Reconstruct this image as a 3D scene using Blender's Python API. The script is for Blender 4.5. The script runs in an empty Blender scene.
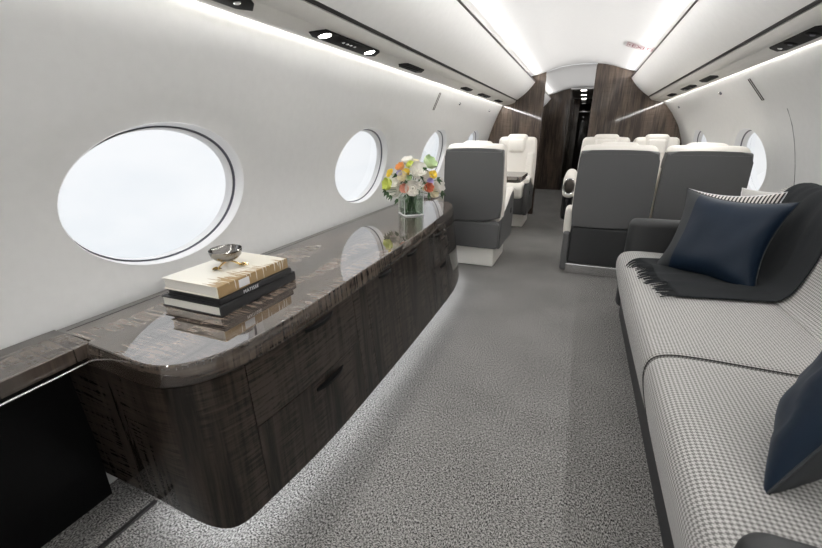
import bpy, bmesh, math, random
from mathutils import Vector, Matrix, noise
random.seed(7)
PI = math.pi
SC = bpy.context.scene
COL = SC.collection

# ------------------------------------------------------------------ materials
def new_mat(name):
    m = bpy.data.materials.new(name); m.use_nodes = True
    nt = m.node_tree
    return m, nt, nt.nodes['Principled BSDF']

def setp(b, **k):
    for n, v in k.items():
        b.inputs[n.replace('_', ' ')].default_value = v

def plain(name, col, rough=.5, metal=0., bump=0., bscale=200., coat=0., spec=.5, coat_ior=1.5, sheen=0.):
    m, nt, b = new_mat(name)
    c = (*col, 1)
    b.inputs['Base Color'].default_value = c
    b.inputs['Roughness'].default_value = rough
    b.inputs['Metallic'].default_value = metal
    b.inputs['Specular IOR Level'].default_value = spec
    b.inputs['Coat Weight'].default_value = coat
    b.inputs['Coat IOR'].default_value = coat_ior
    b.inputs['Coat Roughness'].default_value = .03
    b.inputs['Sheen Weight'].default_value = sheen
    tc = nt.nodes.new('ShaderNodeTexCoord')
    n = nt.nodes.new('ShaderNodeTexNoise'); n.inputs['Scale'].default_value = bscale; n.inputs['Detail'].default_value = 3
    nt.links.new(tc.outputs['Object'], n.inputs['Vector'])
    # slight natural variation of the tone
    mx = nt.nodes.new('ShaderNodeMix'); mx.data_type = 'RGBA'
    mx.inputs[6].default_value = (*[x * .96 for x in col], 1); mx.inputs[7].default_value = (*[min(1, x * 1.04) for x in col], 1)
    nt.links.new(n.outputs[0], mx.inputs[0]); nt.links.new(mx.outputs[2], b.inputs['Base Color'])
    if bump:
        bp = nt.nodes.new('ShaderNodeBump'); bp.inputs['Strength'].default_value = bump; bp.inputs['Distance'].default_value = .001
        nt.links.new(n.outputs[0], bp.inputs['Height']); nt.links.new(bp.outputs[0], b.inputs['Normal'])
    return m

def emit(name, col, s):
    m, nt, b = new_mat(name)
    b.inputs['Base Color'].default_value = (*col, 1)
    b.inputs['Emission Color'].default_value = (*col, 1)
    b.inputs['Emission Strength'].default_value = s
    return m

def math_node(nt, op, a, b=None):
    n = nt.nodes.new('ShaderNodeMath'); n.operation = op
    for i, v in enumerate((a, b)):
        if v is None: continue
        if isinstance(v, (int, float)): n.inputs[i].default_value = v
        else: nt.links.new(v, n.inputs[i])
    return n.outputs[0]

def wood(name, dark, light, rough=.25, coat=1., coat_ior=1.6, ripple=.5, coat_rough=.03, rf=105., spec=.5):
    """figured dark veneer, grain along V of the UV map (metres)"""
    m, nt, b = new_mat(name)
    N, L = nt.nodes, nt.links
    uv = N.new('ShaderNodeUVMap'); uv.uv_map = 'UVMap'
    mp = N.new('ShaderNodeMapping'); mp.inputs['Scale'].default_value = (55, 3.0, 1)
    L.new(uv.outputs[0], mp.inputs[0])
    n1 = N.new('ShaderNodeTexNoise'); n1.inputs['Scale'].default_value = 1; n1.inputs['Detail'].default_value = 5; n1.inputs['Roughness'].default_value = .65
    L.new(mp.outputs[0], n1.inputs['Vector'])
    mp2 = N.new('ShaderNodeMapping'); mp2.inputs['Scale'].default_value = (7, rf, 1)
    L.new(uv.outputs[0], mp2.inputs[0])
    n2 = N.new('ShaderNodeTexNoise'); n2.inputs['Scale'].default_value = 1; n2.inputs['Detail'].default_value = 2; n2.inputs['Distortion'].default_value = .9
    L.new(mp2.outputs[0], n2.inputs['Vector'])
    mp3 = N.new('ShaderNodeMapping'); mp3.inputs['Scale'].default_value = (9, 1.2, 1)
    L.new(uv.outputs[0], mp3.inputs[0])
    n3 = N.new('ShaderNodeTexNoise'); n3.inputs['Scale'].default_value = 1; n3.inputs['Detail'].default_value = 2
    L.new(mp3.outputs[0], n3.inputs['Vector'])
    # ripple mask
    mr = N.new('ShaderNodeMapRange'); mr.inputs[1].default_value = .45; mr.inputs[2].default_value = .62
    L.new(n3.outputs[0], mr.inputs[0])
    c = math_node(nt, 'SUBTRACT', n2.outputs[0], .5)
    c = math_node(nt, 'MULTIPLY', c, mr.outputs[0])
    c = math_node(nt, 'MULTIPLY', c, ripple * 2.4)
    c = math_node(nt, 'ADD', c, n1.outputs[0])
    d = math_node(nt, 'SUBTRACT', n3.outputs[0], .5)
    c = math_node(nt, 'ADD', c, d)
    r = N.new('ShaderNodeMapRange'); r.inputs[1].default_value = .34; r.inputs[2].default_value = .70
    L.new(c, r.inputs[0])
    mx = N.new('ShaderNodeMix'); mx.data_type = 'RGBA'
    mx.inputs[6].default_value = (*dark, 1); mx.inputs[7].default_value = (*light, 1)
    L.new(r.outputs[0], mx.inputs[0])
    L.new(mx.outputs[2], b.inputs['Base Color'])
    setp(b, Roughness=rough, Coat_Weight=coat, Coat_Roughness=coat_rough, Coat_IOR=coat_ior, Specular_IOR_Level=spec)
    return m

def carpet_mat():
    m, nt, b = new_mat('heathered_carpet')
    N, L = nt.nodes, nt.links
    tc = N.new('ShaderNodeTexCoord')
    def nz(scale, det=2, sc=1):
        mp = N.new('ShaderNodeMapping'); mp.inputs['Scale'].default_value = scale
        L.new(tc.outputs['Object'], mp.inputs[0])
        n = N.new('ShaderNodeTexNoise'); n.inputs['Scale'].default_value = sc; n.inputs['Detail'].default_value = det
        L.new(mp.outputs[0], n.inputs['Vector']); return n.outputs[0]
    a = nz((430, 120, 100), 2); c = nz((130, 400, 100), 2)
    msk = nz((9, 7, 5), 2)
    mr = N.new('ShaderNodeMapRange'); mr.inputs[1].default_value = .46; mr.inputs[2].default_value = .54
    L.new(msk, mr.inputs[0])
    mx = N.new('ShaderNodeMix'); L.new(mr.outputs[0], mx.inputs[0]); L.new(a, mx.inputs[2]); L.new(c, mx.inputs[3])
    big = nz((3, 3, 3), 3)
    mid = nz((190, 165, 180), 3)
    v = math_node(nt, 'ADD', mx.outputs[0], math_node(nt, 'MULTIPLY', math_node(nt, 'SUBTRACT', big, .5), .08))
    v = math_node(nt, 'ADD', v, math_node(nt, 'MULTIPLY', math_node(nt, 'SUBTRACT', mid, .5), .55))
    r = N.new('ShaderNodeMapRange'); r.inputs[1].default_value = .38; r.inputs[2].default_value = .64
    L.new(v, r.inputs[0])
    cm = N.new('ShaderNodeMix'); cm.data_type = 'RGBA'
    cm.inputs[6].default_value = (.022, .021, .020, 1); cm.inputs[7].default_value = (.40, .39, .375, 1)
    L.new(r.outputs[0], cm.inputs[0]); L.new(cm.outputs[2], b.inputs['Base Color'])
    setp(b, Roughness=.95, Specular_IOR_Level=.1)
    bp = N.new('ShaderNodeBump'); bp.inputs['Strength'].default_value = .5; bp.inputs['Distance'].default_value = .003
    L.new(v, bp.inputs['Height']); L.new(bp.outputs[0], b.inputs['Normal'])
    return m

def hound_mat(name, dark, light, cell=.0027, axis_mix=1.):
    """houndstooth weave from the UV map in metres; cell = one yarn, four yarns a check"""
    m, nt, b = new_mat(name)
    N, L = nt.nodes, nt.links
    uv = N.new('ShaderNodeUVMap'); uv.uv_map = 'UVMap'
    sp = N.new('ShaderNodeSeparateXYZ'); L.new(uv.outputs[0], sp.inputs[0])
    x = math_node(nt, 'MULTIPLY', sp.outputs[0], 1 / cell); y = math_node(nt, 'MULTIPLY', sp.outputs[1], 1 / cell)
    def half(v, per):
        return math_node(nt, 'GREATER_THAN', math_node(nt, 'FRACT', math_node(nt, 'DIVIDE', v, per)), .5)
    wa = half(x, 4.); we = half(y, 4.); s = half(math_node(nt, 'ADD', x, y), 2.)
    mx = N.new('ShaderNodeMix'); L.new(s, mx.inputs[0]); L.new(wa, mx.inputs[2]); L.new(we, mx.inputs[3])
    cm = N.new('ShaderNodeMix'); cm.data_type = 'RGBA'
    cm.inputs[6].default_value = (*light, 1); cm.inputs[7].default_value = (*dark, 1)
    L.new(mx.outputs[0], cm.inputs[0]); L.new(cm.outputs[2], b.inputs['Base Color'])
    setp(b, Roughness=.9, Specular_IOR_Level=.15, Sheen_Weight=.2)
    bp = N.new('ShaderNodeBump'); bp.inputs['Strength'].default_value = .25; bp.inputs['Distance'].default_value = .001
    L.new(mx.outputs[0], bp.inputs['Height']); L.new(bp.outputs[0], b.inputs['Normal'])
    return m

def stripe_mat(name, c1, c2, per, axis=0, edge=.5):
    m, nt, b = new_mat(name)
    N, L = nt.nodes, nt.links
    uv = N.new('ShaderNodeUVMap'); uv.uv_map = 'UVMap'
    sp = N.new('ShaderNodeSeparateXYZ'); L.new(uv.outputs[0], sp.inputs[0])
    g = math_node(nt, 'GREATER_THAN', math_node(nt, 'FRACT', math_node(nt, 'DIVIDE', sp.outputs[axis], per)), edge)
    cm = N.new('ShaderNodeMix'); cm.data_type = 'RGBA'
    cm.inputs[6].default_value = (*c1, 1); cm.inputs[7].default_value = (*c2, 1)
    L.new(g, cm.inputs[0]); L.new(cm.outputs[2], b.inputs['Base Color'])
    setp(b, Roughness=.85, Sheen_Weight=.2)
    return m

def glass_mat(name, tint=(.97, .985, .98), gloss=.10, ior=1.45):
    m = bpy.data.materials.new(name); m.use_nodes = True
    nt = m.node_tree; nt.nodes.clear()
    o = nt.nodes.new('ShaderNodeOutputMaterial'); mix = nt.nodes.new('ShaderNodeMixShader')
    t = nt.nodes.new('ShaderNodeBsdfTransparent'); t.inputs[0].default_value = (*tint, 1)
    g = nt.nodes.new('ShaderNodeBsdfGlossy'); g.inputs['Roughness'].default_value = .02
    fr = nt.nodes.new('ShaderNodeLayerWeight'); fr.inputs['Blend'].default_value = .5
    f0 = ((ior - 1) / (ior + 1)) ** 2
    k = math_node(nt, 'ADD', math_node(nt, 'MULTIPLY', math_node(nt, 'POWER', fr.outputs['Facing'], 5.), 1 - f0), f0)
    nt.links.new(k, mix.inputs[0]); nt.links.new(t.outputs[0], mix.inputs[1]); nt.links.new(g.outputs[0], mix.inputs[2])
    nt.links.new(mix.outputs[0], o.inputs[0])
    return m

M = {}
M['wall'] = plain('satin_white_wall_panel', (.72, .72, .71), .45, bscale=30)
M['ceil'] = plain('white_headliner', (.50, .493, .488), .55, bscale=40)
M['bin'] = plain('off_white_bin_laminate', (.86, .85, .83), .4, bscale=30)
M['psu'] = plain('warm_grey_service_panel', (.66, .645, .61), .35, bscale=30)
M['reveal'] = plain('white_window_reveal', (.80, .80, .81), .35)
M['gasket'] = plain('dark_window_gasket', (.12, .12, .15), .5)
M['black'] = plain('black_gap', (.02, .019, .018), .5)
M['blackgloss'] = plain('black_glass', (.008, .008, .009), .12, coat=.5)
M['seam'] = plain('panel_seam_grey', (.30, .30, .30), .6)
M['psublack'] = plain('matt_black_panel', (.006, .006, .006), .6, spec=.12)
M['recess'] = plain('black_recess_panel', (.0035, .0035, .0035), .35, spec=.15)
M['darktrim'] = plain('dark_bronze_trim', (.06, .052, .045), .3, .6)
M['carpet'] = carpet_mat()
M['wood'] = wood('fumed_figured_veneer', (.0075, .0054, .0042), (.040, .0295, .0225), ripple=.75, coat_ior=1.5, coat=.8, spec=.1, rough=.5)
M['counter'] = wood('glossy_counter_veneer', (.020, .0145, .011), (.165, .124, .096), ripple=1.1, coat_ior=3.2, rough=.5, coat_rough=.006, rf=90., spec=.1)
M['edge'] = wood('counter_edge_veneer', (.020, .0145, .011), (.105, .080, .062), ripple=.9, coat_ior=2.0, rough=.5, coat_rough=.01, rf=90., spec=.1)
M['wallwood'] = wood('bulkhead_veneer', (.032, .0225, .0165), (.118, .085, .064), ripple=.2, coat_ior=1.55, coat=.7, coat_rough=.05, rough=.5, spec=.2)
M['steel'] = plain('polished_silver', (.24, .23, .22), .10, 1.)
M['chrome'] = plain('satin_chrome', (.7, .7, .7), .25, 1.)
M['gold'] = plain('polished_gold', (.95, .68, .30), .16, 1.)
M['cream'] = plain('cream_leather', (.80, .765, .71), .42, bump=.15, bscale=350)
M['grey'] = plain('grey_leather', (.104, .104, .105), .42, bump=.2, bscale=400)
M['greydark'] = plain('charcoal_leather', (.028, .029, .030), .5, bump=.2, bscale=400)
M['ivory'] = plain('ivory_base_cover', (.75, .73, .68), .4)
M['hound'] = hound_mat('houndstooth_upholstery', (.165, .16, .153), (.52, .507, .49))
M['navy'] = plain('navy_satin', (.0055, .0145, .030), .5, spec=.3)
M['pgrey'] = plain('grey_pillow_panel', (.040, .043, .046), .7, spec=.3)
M['throw'] = plain('charcoal_wool_throw', (.027, .029, .031), .95, bump=.6, bscale=500, spec=.1)
M['stripe'] = stripe_mat('black_white_stripe', (.62, .60, .56), (.02, .02, .02), .016)
M['whitestripe'] = stripe_mat('pale_rib_fabric', (.52, .51, .49), (.36, .35, .34), .007, 1)
M['pages'] = stripe_mat('book_pages', (.70, .68, .63), (.56, .54, .50), .0022, 1)
M['bookblack'] = plain('black_cloth_cover', (.013, .013, .014), .45)
M['label'] = plain('white_label', (.78, .78, .80), .5)
M['glass'] = glass_mat('clear_glass')
M['pane'] = glass_mat('window_pane', (.985, .99, 1.), ior=1.25)
M['water'] = glass_mat('vase_water', (.74, .82, .74), ior=1.33)
M['led'] = emit('led_strip', (1., .98, .95), 1.3)
M['ledcool'] = emit('cool_led_strip', (.93, .96, 1.), 16.)
M['lamp'] = emit('reading_lamp_lens', (1., .98, .93), 14.)
M['sign'] = plain('sign_red', (.15, .025, .035), .6, spec=.1)
M['signplate'] = plain('pale_pink_sign_plate', (.42, .365, .365), .6, spec=.1)
M['stem'] = plain('green_stem', (.05, .13, .035), .6)
M['leaf'] = plain('dark_green_leaf', (.035, .085, .028), .5)
for k, c in dict(fwhite=(.93, .91, .86), fcream=(.90, .84, .66), fyellow=(.88, .68, .10), flime=(.70, .76, .18), forange=(.90, .46, .16),
                 fpeach=(.88, .50, .38), fred=(.70, .22, .12), flav=(.55, .50, .78), fgreen=(.58, .72, .42)).items():
    M[k] = plain('petal_' + k[1:], c, .6, bscale=80)
def coverm():
    m, nt, b = new_mat('cream_and_gold_jacket')
    N, L = nt.nodes, nt.links
    uv = N.new('ShaderNodeUVMap'); uv.uv_map = 'UVMap'
    mp = N.new('ShaderNodeMapping'); mp.inputs['Scale'].default_value = (9, 120, 1); L.new(uv.outputs[0], mp.inputs[0])
    n = N.new('ShaderNodeTexNoise'); n.inputs['Scale'].default_value = 1; n.inputs['Detail'].default_value = 1; L.new(mp.outputs[0], n.inputs['Vector'])
    sp = N.new('ShaderNodeSeparateXYZ'); L.new(uv.outputs[0], sp.inputs[0])
    # u = distance from the spine edge over the front cover (negative on the spine), v = along the spine
    wid = math_node(nt, 'MULTIPLY', math_node(nt, 'SUBTRACT', n.outputs[0], .50), .26)
    far = math_node(nt, 'MULTIPLY', math_node(nt, 'SUBTRACT', .225, sp.outputs[1]), .16)
    e = math_node(nt, 'ADD', math_node(nt, 'ADD', wid, far), .012)
    g = math_node(nt, 'LESS_THAN', sp.outputs[0], e)
    cm = N.new('ShaderNodeMix'); cm.data_type = 'RGBA'
    cm.inputs[6].default_value = (.76, .72, .62, 1); cm.inputs[7].default_value = (.36, .24, .11, 1)
    L.new(g, cm.inputs[0]); L.new(cm.outputs[2], b.inputs['Base Color'])
    setp(b, Roughness=.3, Coat_Weight=.5)
    return m
M['jacket'] = coverm()

# ------------------------------------------------------------------ mesh helpers
def obj(name, bm, mat, parent=None, smooth=True, angle=38, uv=None, loc=None, wn=False):
    me = bpy.data.meshes.new(name)
    bmesh.ops.recalc_face_normals(bm, faces=bm.faces)
    if uv is not None:
        lay = bm.loops.layers.uv.get('UVMap') or bm.loops.layers.uv.new('UVMap')
        for f in bm.faces:
            for l in f.loops: l[lay].uv = uv(l.vert.co, f.normal)
    if loc is not None:
        bmesh.ops.translate(bm, verts=bm.verts, vec=-Vector(loc))
    bm.to_mesh(me); bm.free()
    for mm in (mat if isinstance(mat, (list, tuple)) else [mat]): me.materials.append(mm)
    if smooth:
        me.shade_smooth(); me.set_sharp_from_angle(angle=math.radians(angle))
    o = bpy.data.objects.new(name, me); COL.objects.link(o)
    if parent is not None: o.parent = parent
    if loc is not None and parent is None: o.location = loc
    if wn:
        w = o.modifiers.new('wn', 'WEIGHTED_NORMAL'); w.keep_sharp = True
    return o

def tag(o, label, cat, group=None, kind=None):
    o['label'] = label; o['category'] = cat
    if group: o['group'] = group
    if kind: o['kind'] = kind
    return o

def thing(name, label, cat, loc=(0, 0, 0), rz=0, group=None):
    o = bpy.data.objects.new(name, None); COL.objects.link(o)
    o.location = loc; o.rotation_euler = (0, 0, rz); o.empty_display_size = .05
    return tag(o, label, cat, group)

def struct(name, bm, mat, **k):
    o = obj(name, bm, mat, **k); o['kind'] = 'structure'; return o

def copy_tree(o, parent=None):
    c = o.copy(); COL.objects.link(c); c.parent = parent
    for ch in [x for x in bpy.data.objects if x.parent is o]: copy_tree(ch, c)
    return c

def text_obj(name, cu, parent):
    tmp = bpy.data.objects.new('tmp', cu); COL.objects.link(tmp)
    me = bpy.data.meshes.new_from_object(tmp.evaluated_get(bpy.context.evaluated_depsgraph_get()))
    bpy.data.objects.remove(tmp)
    if not me.materials: me.materials.append(cu.materials[0])
    o = bpy.data.objects.new(name, me); COL.objects.link(o); o.parent = parent
    return o

I4 = Matrix.Identity(4)
def T(x, y, z): return Matrix.Translation((x, y, z))
def R(a, ax): return Matrix.Rotation(a, 4, ax)

def box(bm, c, s, r=0., seg=3, mt=I4):
    g = bmesh.ops.create_cube(bm, size=1., matrix=Matrix.Diagonal((*s, 1)))
    vs = g['verts']
    if r > 0:
        es = list({e for v in vs for e in v.link_edges})
        out = bmesh.ops.bevel(bm, geom=es, offset=r, segments=seg, profile=.5, affect='EDGES')
        vs = list({v for f in out['faces'] for v in f.verts} | set(v for v in vs if v.is_valid))
    bmesh.ops.transform(bm, matrix=mt @ T(*c), verts=vs)
    return vs

def pad(bm, c, half, r, crown=(0, 0, 0), n=8, mt=I4, fn=None):
    """soft rounded cushion"""
    axes = []
    for h in half:
        rr = min(r, h * .999)
        a = [-h + rr * k / 4 for k in range(5)]
        inner = (h - rr)
        mid = [-inner + 2 * inner * k / n for k in range(1, n)] if inner > .004 else []
        b = [h - rr * (4 - k) / 4 for k in range(5)]
        ax = a + mid + b
        o = []
        for v in ax:
            if not o or v - o[-1] > 1e-6: o.append(v)
        axes.append(o)
    cache = {}
    m2 = mt @ T(*c)
    def vert(i, j, k):
        key = (i, j, k)
        if key in cache: return cache[key]
        p = Vector((axes[0][i], axes[1][j], axes[2][k]))
        q = Vector([max(-(h - min(r, h * .999)), min(h - min(r, h * .999), x)) for x, h in zip(p, half)])
        d = p - q
        if d.length > 1e-9: d.normalize()
        rr = [min(r, h * .999) for h in half]
        o = q + Vector((d.x * rr[0], d.y * rr[1], d.z * rr[2]))
        u = [o[a] / half[a] for a in range(3)]
        for a in range(3):
            if crown[a]:
                b_, c_ = (a + 1) % 3, (a + 2) % 3
                o[a] += crown[a] * u[a] * max(0, 1 - u[b_] ** 2) ** .6 * max(0, 1 - u[c_] ** 2) ** .6
        if fn: o = fn(o)
        cache[key] = bm.verts.new(m2 @ o)
        return cache[key]
    nx, ny, nz = [len(a) for a in axes]
    for i in range(nx - 1):
        for j in range(ny - 1):
            for k in (0, nz - 1):
                bm.faces.new([vert(i, j, k), vert(i + 1, j, k), vert(i + 1, j + 1, k), vert(i, j + 1, k)])
    for i in range(nx - 1):
        for k in range(nz - 1):
            for j in (0, ny - 1):
                bm.faces.new([vert(i, j, k), vert(i + 1, j, k), vert(i + 1, j, k + 1), vert(i, j, k + 1)])
    for j in range(ny - 1):
        for k in range(nz - 1):
            for i in (0, nx - 1):
                bm.faces.new([vert(i, j, k), vert(i, j + 1, k), vert(i, j + 1, k + 1), vert(i, j, k + 1)])

def extr(bm, pts, a0, a1, plane='xz', r=0., seg=2, mt=I4):
    """polygon pts in a plane extruded along the remaining axis from a0 to a1"""
    def P(p, a):
        return {'xz': (p[0], a, p[1]), 'yz': (a, p[0], p[1]), 'xy': (p[0], p[1], a)}[plane]
    A = [bm.verts.new(P(p, a0)) for p in pts]; B = [bm.verts.new(P(p, a1)) for p in pts]
    f1 = bm.faces.new(A); f2 = bm.faces.new(B[::-1])
    n = len(pts)
    for i in range(n): bm.faces.new([A[i], B[i], B[(i + 1) % n], A[(i + 1) % n]])
    vs = A + B
    if r > 0:
        es = list(set(f1.edges) | set(f2.edges))
        out = bmesh.ops.bevel(bm, geom=es, offset=r, segments=seg, profile=.5, affect='EDGES')
        vs = list({v for f in out['faces'] for v in f.verts} | set(v for v in vs if v.is_valid))
    if mt is not I4: bmesh.ops.transform(bm, matrix=mt, verts=[v for v in vs if v.is_valid])

def loft(bm, rings, closed=False, caps=False):
    V = [[bm.verts.new(p) for p in r] for r in rings]
    for a, b in zip(V, V[1:]):
        n = len(a)
        for i in range(n if closed else n - 1):
            bm.faces.new([a[i], a[(i + 1) % n], b[(i + 1) % n], b[i]])
    if caps: bm.faces.new(V[0]); bm.faces.new(V[-1][::-1])
    return V

def tube(bm, pts, r, n=8, caps=True, r1=None):
    pts = [Vector(p) for p in pts]; rings = []
    up = Vector((0, 0, 1))
    for i, p in enumerate(pts):
        t = (pts[min(i + 1, len(pts) - 1)] - pts[max(i - 1, 0)]).normalized()
        a = t.cross(up)
        if a.length < .05: a = t.cross(Vector((1, 0, 0)))
        a.normalize(); b = t.cross(a)
        rr = r if r1 is None else r + (r1 - r) * i / (len(pts) - 1)
        rings.append([p + a * rr * math.cos(2 * PI * k / n) + b * rr * math.sin(2 * PI * k / n) for k in range(n)])
    loft(bm, rings, True, caps)

def lathe(bm, prof, n=32, mt=I4):
    rings = [[mt @ Vector((r * math.cos(2 * PI * k / n), r * math.sin(2 * PI * k / n), z)) for k in range(n)] for r, z in prof]
    loft(bm, rings, True)
    bmesh.ops.remove_doubles(bm, verts=bm.verts, dist=1e-6)

def rpoly(x0, z0, x1, z1, r, n=5, rs=None):
    """rounded rectangle; rs: radii for (x0z0, x1z0, x1z1, x0z1)"""
    rs = rs or (r, r, r, r); out = []
    for (cx, cz, a, rr) in ((x0, z0, PI, rs[0]), (x1, z0, 1.5 * PI, rs[1]), (x1, z1, 0, rs[2]), (x0, z1, .5 * PI, rs[3])):
        sx = 1 if cx == x0 else -1; sz = 1 if cz == z0 else -1
        if rr <= 0: out.append((cx, cz)); continue
        for k in range(n + 1):
            t = a + .5 * PI * k / n
            out.append((cx + sx * rr + rr * math.cos(t), cz + sz * rr + rr * math.sin(t)))
    return out

def interp(tab, z):
    if z <= tab[0][0]: return tab[0][1]
    for i in range(len(tab) - 1):
        z0, x0 = tab[i]; z1, x1 = tab[i + 1]
        if z <= z1:
            # catmull-rom
            zm, xm = tab[i - 1] if i else (2 * z0 - z1, 2 * x0 - x1)
            zp, xp = tab[i + 2] if i + 2 < len(tab) else (2 * z1 - z0, 2 * x1 - x0)
            h = z1 - z0; t = (z - z0) / h
            m0 = (x1 - xm) / (z1 - zm) * h; m1 = (xp - x0) / (zp - z0) * h
            return (2 * t**3 - 3 * t**2 + 1) * x0 + (t**3 - 2 * t**2 + t) * m0 + (-2 * t**3 + 3 * t**2) * x1 + (t**3 - t**2) * m1
    return tab[-1][1]

# ------------------------------------------------------------------ the cabin shell
HL = [(0, -1.335), (.3, -1.335), (.6, -1.335), (.72, -1.333), (.915, -1.303), (1.15, -1.232), (1.3, -1.178), (1.47, -1.10), (1.53, -1.068)]
HR = [(0, 1.182), (.3, 1.182), (.6, 1.182), (.72, 1.18), (.915, 1.15), (1.15, 1.08), (1.3, 1.00), (1.47, .862), (1.53, .81)]
def hull(side, z): return interp(HL if side < 0 else HR, z)
WZ, HW, HH = .915, .343, .238
WY = [-1.814, -.414, .986, 2.386, 3.786, 5.186]
Y0, YA, YB, YE = -2.52, 6.06, 9.0, 12.2
ZT = 1.53

def dish(rho):
    t = max(0., min(1., (rho - 1.06) / .34)); t = t * t * (3 - 2 * t)
    return .0045 * (1 - t)

def wall_mesh(side):
    bm = bmesh.new()
    for yc in WY:
        y0, y1 = yc - .7, yc + .7
        nb, ns = 14, 18
        B = []
        B += [(y0 + (y1 - y0) * i / nb, 0) for i in range(nb)]
        B += [(y1, ZT * i / ns) for i in range(ns)]
        B += [(y1 - (y1 - y0) * i / nb, ZT) for i in range(nb)]
        B += [(y0, ZT - ZT * i / ns) for i in range(ns)]
        rings = []
        S = [0, .035, .07, .11, .15, .2, .26, .34, .45, .58, .72, .86, 1]
        for s in S:
            ring = []
            for (by, bz) in B:
                t = math.atan2((bz - WZ) / HH, (by - yc) / HW)
                ey, ez = yc + HW * math.cos(t), WZ + HH * math.sin(t)
                y = ey * (1 - s) + by * s; z = ez * (1 - s) + bz * s
                rho = math.hypot((y - yc) / HW, (z - WZ) / HH)
                ring.append((hull(side, z) + side * dish(rho), y, z))
            rings.append(ring)
        loft(bm, rings, True)
    zs = [ZT * i / 18 for i in range(19)]
    for ya, yb in ((WY[-1] + .7, YB),):
        loft(bm, [[(hull(side, z), y, z) for z in zs] for y in (ya, yb)])
    bmesh.ops.remove_doubles(bm, verts=bm.verts, dist=1e-4)
    return bm

for side, nm in ((-1, 'wall_left'), (1, 'wall_right')):
    struct(nm, wall_mesh(side), M['wall'], angle=60)

wn = 0
def winring(side, yc, k, d, n=72):
    return [(hull(side, WZ + HH * k * math.sin(t)) + side * (.006 + d), yc + HW * k * math.cos(t), WZ + HH * k * math.sin(t) - .06 * max(0, d))
            for t in [2 * PI * i / n for i in range(n)]]
for side in (-1, 1):
    for yc in WY:
        wn += 1
        root = bpy.data.objects.new('window_%d' % wn, None); COL.objects.link(root)
        root.location = (hull(side, WZ), yc, WZ - HH); root['kind'] = 'structure'
        L0 = root.location.copy()
        bm = bmesh.new()
        loft(bm, [winring(side, yc, k, d) for k, d in ((1.006, -.001), (1.0, -.0025), (.992, .0), (.984, .010), (.968, .030), (.966, .034))], True)
        obj('window_reveal', bm, M['reveal'], root, loc=L0)
        bm = bmesh.new()
        loft(bm, [winring(side, yc, k, d) for k, d in ((.966, .034), (.958, .044), (.946, .048), (.943, .042))], True)
        obj('window_gasket', bm, M['gasket'], root, loc=L0)
        bm = bmesh.new()
        loft(bm, [winring(side, yc, k, d) for k, d in ((.944, .041), (.936, .043), (.925, .062), (.920, .072))], True)
        obj('inner_rim', bm, M['reveal'], root, loc=L0)
        bm = bmesh.new()
        V = loft(bm, [winring(side, yc, k, .070) for k in (.922, .6, .3, .05)], True)
        bm.faces.new(V[-1])
        obj('pane', bm, M['pane'], root, loc=L0)

bm = bmesh.new()
bm.faces.new([bm.verts.new(p) for p in ((-1.335, Y0, 0), (1.182, Y0, 0), (1.182, YE, 0), (-1.335, YE, 0))])
struct('floor', bm, M['carpet'], smooth=False)
# metal seat track set in the carpet beside the recess
bm = bmesh.new(); box(bm, (-1.128, -.96, .003), (.016, 3.10, .008), .002)
struct('trim_1', bm, M['black'])

# ceiling: arch between the bins
CX = -.115
CZ = [(0, 1.952), (.12, 1.948), (.25, 1.933), (.36, 1.905), (.46, 1.870), (.53, 1.848), (.59, 1.836), (.66, 1.828), (.70, 1.824)]
def ceil_pts(dz=0): 
    r = [(CX - x, z + dz) for x, z in CZ[::-1]] + [(CX + x, z + dz) for x, z in CZ[1:]]
    return r
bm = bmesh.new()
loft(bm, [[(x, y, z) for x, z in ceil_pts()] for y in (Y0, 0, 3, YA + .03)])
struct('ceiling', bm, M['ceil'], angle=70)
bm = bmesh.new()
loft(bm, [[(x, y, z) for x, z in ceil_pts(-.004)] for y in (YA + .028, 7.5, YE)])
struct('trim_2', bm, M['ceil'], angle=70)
# cove backs above the bins, close the shell to the hull
for i, s in enumerate((-1, 1)):
    bm = bmesh.new()
    xe = CX + s * .70
    pr = [(xe, 1.825), (CX + s * .72, 1.72), (CX + s * .80, 1.60), (hull(s, 1.53) + s * .0, 1.53)]
    loft(bm, [[(x, y, z) for x, z in pr] for y in (Y0, YE)])
    struct('trim_%d' % (3 + i), bm, M['ceil'], angle=70)

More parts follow.
